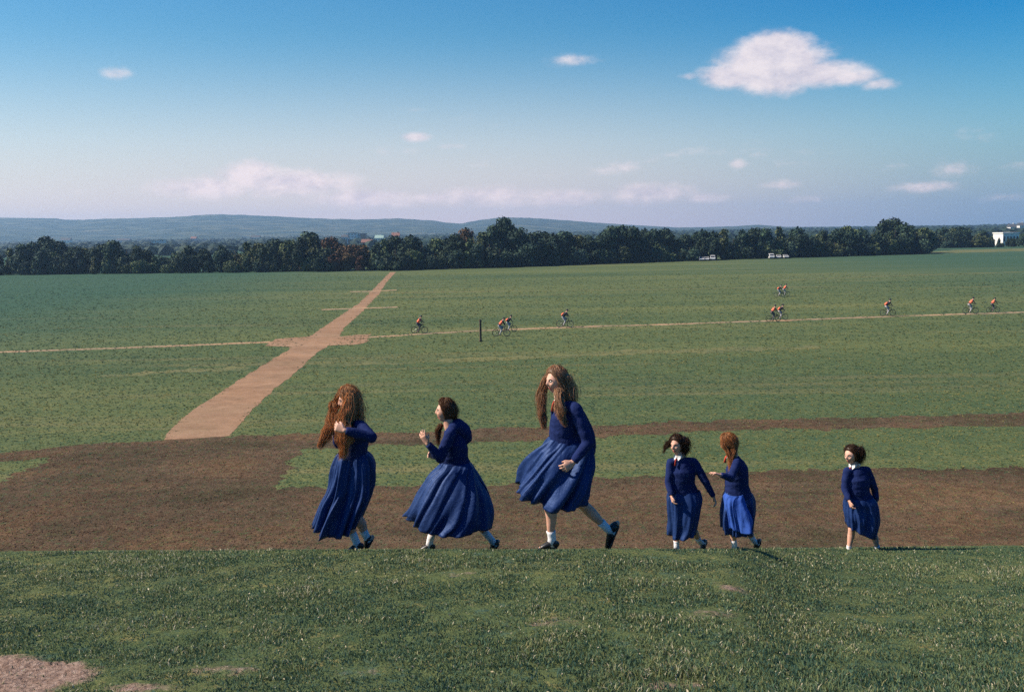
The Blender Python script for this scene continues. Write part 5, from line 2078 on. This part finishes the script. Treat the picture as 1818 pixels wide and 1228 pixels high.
def make_rider(vest, trousers, lean=0.0, backpack=False):
    root = bpy.data.objects.new('person', None)
    COL.objects.link(root)
    V3 = Vector
    neck, chest, pel = V3((.12 + lean, 0, 1.49)), V3((.04 + lean * .7, 0, 1.34)), V3((-.22, 0, 1.0))
    head = V3((.19 + lean, 0, 1.64))
    b = MB()
    fr = frame_of(0)
    frx = Matrix.Rotation(math.pi, 3, 'Z') @ fr
    head_shape(b, head, frx, .225)
    limb(b, [head - V3((.02, 0, .06)), neck], [.05, .055], 10, 3)
    b.tube(catmull([neck, chest, pel], 8), [(.06, .08), (.09, .13), (.10, .145), (.10, .145), (.10, .14), (.10, .135), (.10, .135), (.11, .14), (.11, .145)], 12, 0, 1, ref=V3((1, 0, 0)))
    arms, legs = [], []
    for s in (-1, 1):
        sh, el, wr = V3((.07 + lean * .9, s * .18, 1.42)), V3((.22 + lean * .5, s * .26, 1.20)), V3((.36, s * .27, 1.06))
        arms.append((sh, el, wr))
        limb(b, [sh, el], [.045, .035], 8, 3)
        limb(b, [el, wr], [.035, .025], 8, 3)
        hand(b, wr, V3((.06, 0, -.03)), V3((0, 0, -1)), 1.0, .9, s)
    for s, kn, an in ((1, V3((.17, .11, .83)), V3((-.02, .12, .52))), (-1, V3((.06, -.10, .60)), V3((-.14, -.12, .21)))):
        hip = V3((-.20, s * .09, .98))
        legs.append((hip, kn, an))
        limb(b, [hip, kn], [.08, .055], 10, 4)
        limb(b, [kn, an], [.052, .034], 10, 4)
        limb(b, [an + V3((-.03, 0, -.04)), an + V3((.12, 0, -.05))], [.035, .025], 8, 3)
    link('body', remeshed('body', b, .014, SKIN, 2), root)
    j = MB()
    j.tube(catmull([neck.lerp(chest, .2), chest, pel + V3((0, 0, .03))], 8), [(.08, .10), (.115, .155), (.125, .17), (.125, .17), (.125, .165), (.125, .16), (.125, .16), (.13, .165), (.13, .17)], 14, 0, 1, ref=V3((1, 0, 0)))
    for sh, el, wr in arms:
        limb(j, [chest.lerp(sh, .5), sh, sh.lerp(el, .5), el], [.07, .065, .058, .05], 10, 5)
        limb(j, [el, wr.lerp(el, .08)], [.05, .038], 10, 3)
    link('jacket', remeshed('jacket', j, .02, JACKET, 2), root)
    v = MB()
    v.tube(catmull([neck.lerp(chest, .35), chest, pel.lerp(chest, .28)], 8), [(.095, .12), (.13, .165), (.138, .18), (.138, .18), (.138, .178), (.14, .176), (.14, .176), (.142, .176), (.142, .176)], 14, 0, 1, ref=V3((1, 0, 0)))
    link('vest', remeshed('vest', v, .02, vest, 1), root)
    if backpack:
        q = MB()
        d = (chest - pel).normalized()
        q.tube([pel.lerp(chest, .25) + V3((-.16, 0, .05)), pel.lerp(chest, .6) + V3((-.19, 0, .06)), chest + V3((-.15, 0, .06))], [(.07, .13), (.10, .15), (.06, .11)], 12, 0, 1, ref=V3((1, 0, 0)))
        link('backpack', q.mesh('backpack', HIVIZ if vest is not HIVIZ else JACKET, True), root)
    t = MB()
    for hip, kn, an in legs:
        limb(t, [hip, hip.lerp(kn, .5), kn], [.105, .09, .07], 10, 5)
        limb(t, [kn, kn.lerp(an, .9)], [.07, .05], 10, 3)
    link('trousers', remeshed('trousers', t, .02, trousers, 1), root)
    h = MB()
    for (fx, r) in ((-.02, (.125, .092, .085)),):
        h.ball(head + V3((fx, 0, .05)), r, 14)
    h.tube([head + V3((.06, 0, .05)), head + V3((.15, 0, .05))], [(.03, .07), (.012, .05)], 8, 0, 1, ref=V3((0, 0, 1)))
    link('helmet', h.mesh('helmet', HELMET, True), root)
    for hip, kn, an in legs:
        s_ = MB()
        s_.tube([an + V3((-.06, 0, -.05)), an + V3((.02, 0, -.045)), an + V3((.10, 0, -.055)), an + V3((.17, 0, -.062))], [(.035, .036), (.042, .04), (.03, .04), (.014, .02)], 10, 0, 1, ref=V3((0, 0, 1)))
        link('shoe', s_.mesh('shoe', JACKET, True), root)
    return root


bike0 = make_bike()
RD = [make_rider(HIVIZ, TROUSERS, 0.0), make_rider(JACKET, PALE_TROUSERS, .05, True), make_rider(HIVIZ, PALE_TROUSERS, .08, False)]
riders = [
    (745, 591, 0, 'cyclist in orange vest left of the wooden post', 'bicycle left of the wooden post'),
    (890, 596, 2, 'cyclist leaning low, nearer of the close pair right of the post', 'nearer bicycle of the close pair right of the post'),
    (904, 588, 1, 'cyclist with orange backpack, farther of the close pair right of the post', 'farther bicycle of the close pair right of the post'),
    (1003, 580, 1, 'lone cyclist with orange backpack and pale trousers right of the close pair', 'bicycle alone right of the close pair'),
    (1384, 526, 1, 'cyclist farthest off in the grass, left of two above the track', 'left bicycle of the two farthest off above the track'),
    (1393, 525, 2, 'cyclist farthest off in the grass, right of two above the track', 'right bicycle of the two farthest off above the track'),
    (1373, 570, 0, 'cyclist with orange vest, left of the overlapping pair on the track', 'left bicycle of the overlapping pair on the track'),
    (1386, 567, 1, 'cyclist with orange backpack, right of the overlapping pair on the track', 'right bicycle of the overlapping pair on the track'),
    (1576, 560, 1, 'cyclist in dark jacket between the pair and the two at right', 'bicycle between the pair and the two at right'),
    (1723, 556, 2, 'cyclist in orange vest with pale trousers, left of the last two', 'bicycle under the left of the last two cyclists'),
    (1763, 554, 0, 'last cyclist at the right end of the track, all in orange top', 'last bicycle at the right end of the track'),
]
used = set()
rr_ = random.Random(3)
for X_, Y_, k, lab, blab in riders:
    src = RD[k]
    o = src if src.name not in used else copy_tree(src)
    used.add(src.name)
    b = bike0 if 'bike' not in used else copy_tree(bike0)
    used.add('bike')
    g = G(X_, Y_ + 1)
    rz = rr_.uniform(-.25, .25)
    sc_ = rr_.uniform(.92, 1.06)
    for q in (o, b):
        q.location = (g.x, g.y, 0.012)
        q.rotation_euler = (0, 0, rz)
        q.scale = (sc_, sc_, sc_)
    tag(o, lab, 'cyclist', 'cyclists riding along the far track')
    tag(b, blab, 'bicycle', 'bicycles ridden along the far track')
# ---------------------------------------------------------------- the air
hb = MB()
hb.box((0, 2040, 54.5), (8500, 4400, 111))
hm = bpy.data.materials.new('haze')
hm.use_nodes = True
hn = hm.node_tree
hn.nodes.clear()
pv = hn.nodes.new('ShaderNodeVolumePrincipled')
pv.inputs['Color'].default_value = (0.40, 0.66, 1.0, 1)
pv.inputs['Density'].default_value = 0.00018
pv.inputs['Anisotropy'].default_value = 0.25
ho = hn.nodes.new('ShaderNodeOutputMaterial')
hn.links.new(pv.outputs[0], ho.inputs['Volume'])
ho_ = hb.build('haze', hm)
tag(ho_, 'thin blue autumn haze over the plain', 'haze', kind='stuff')
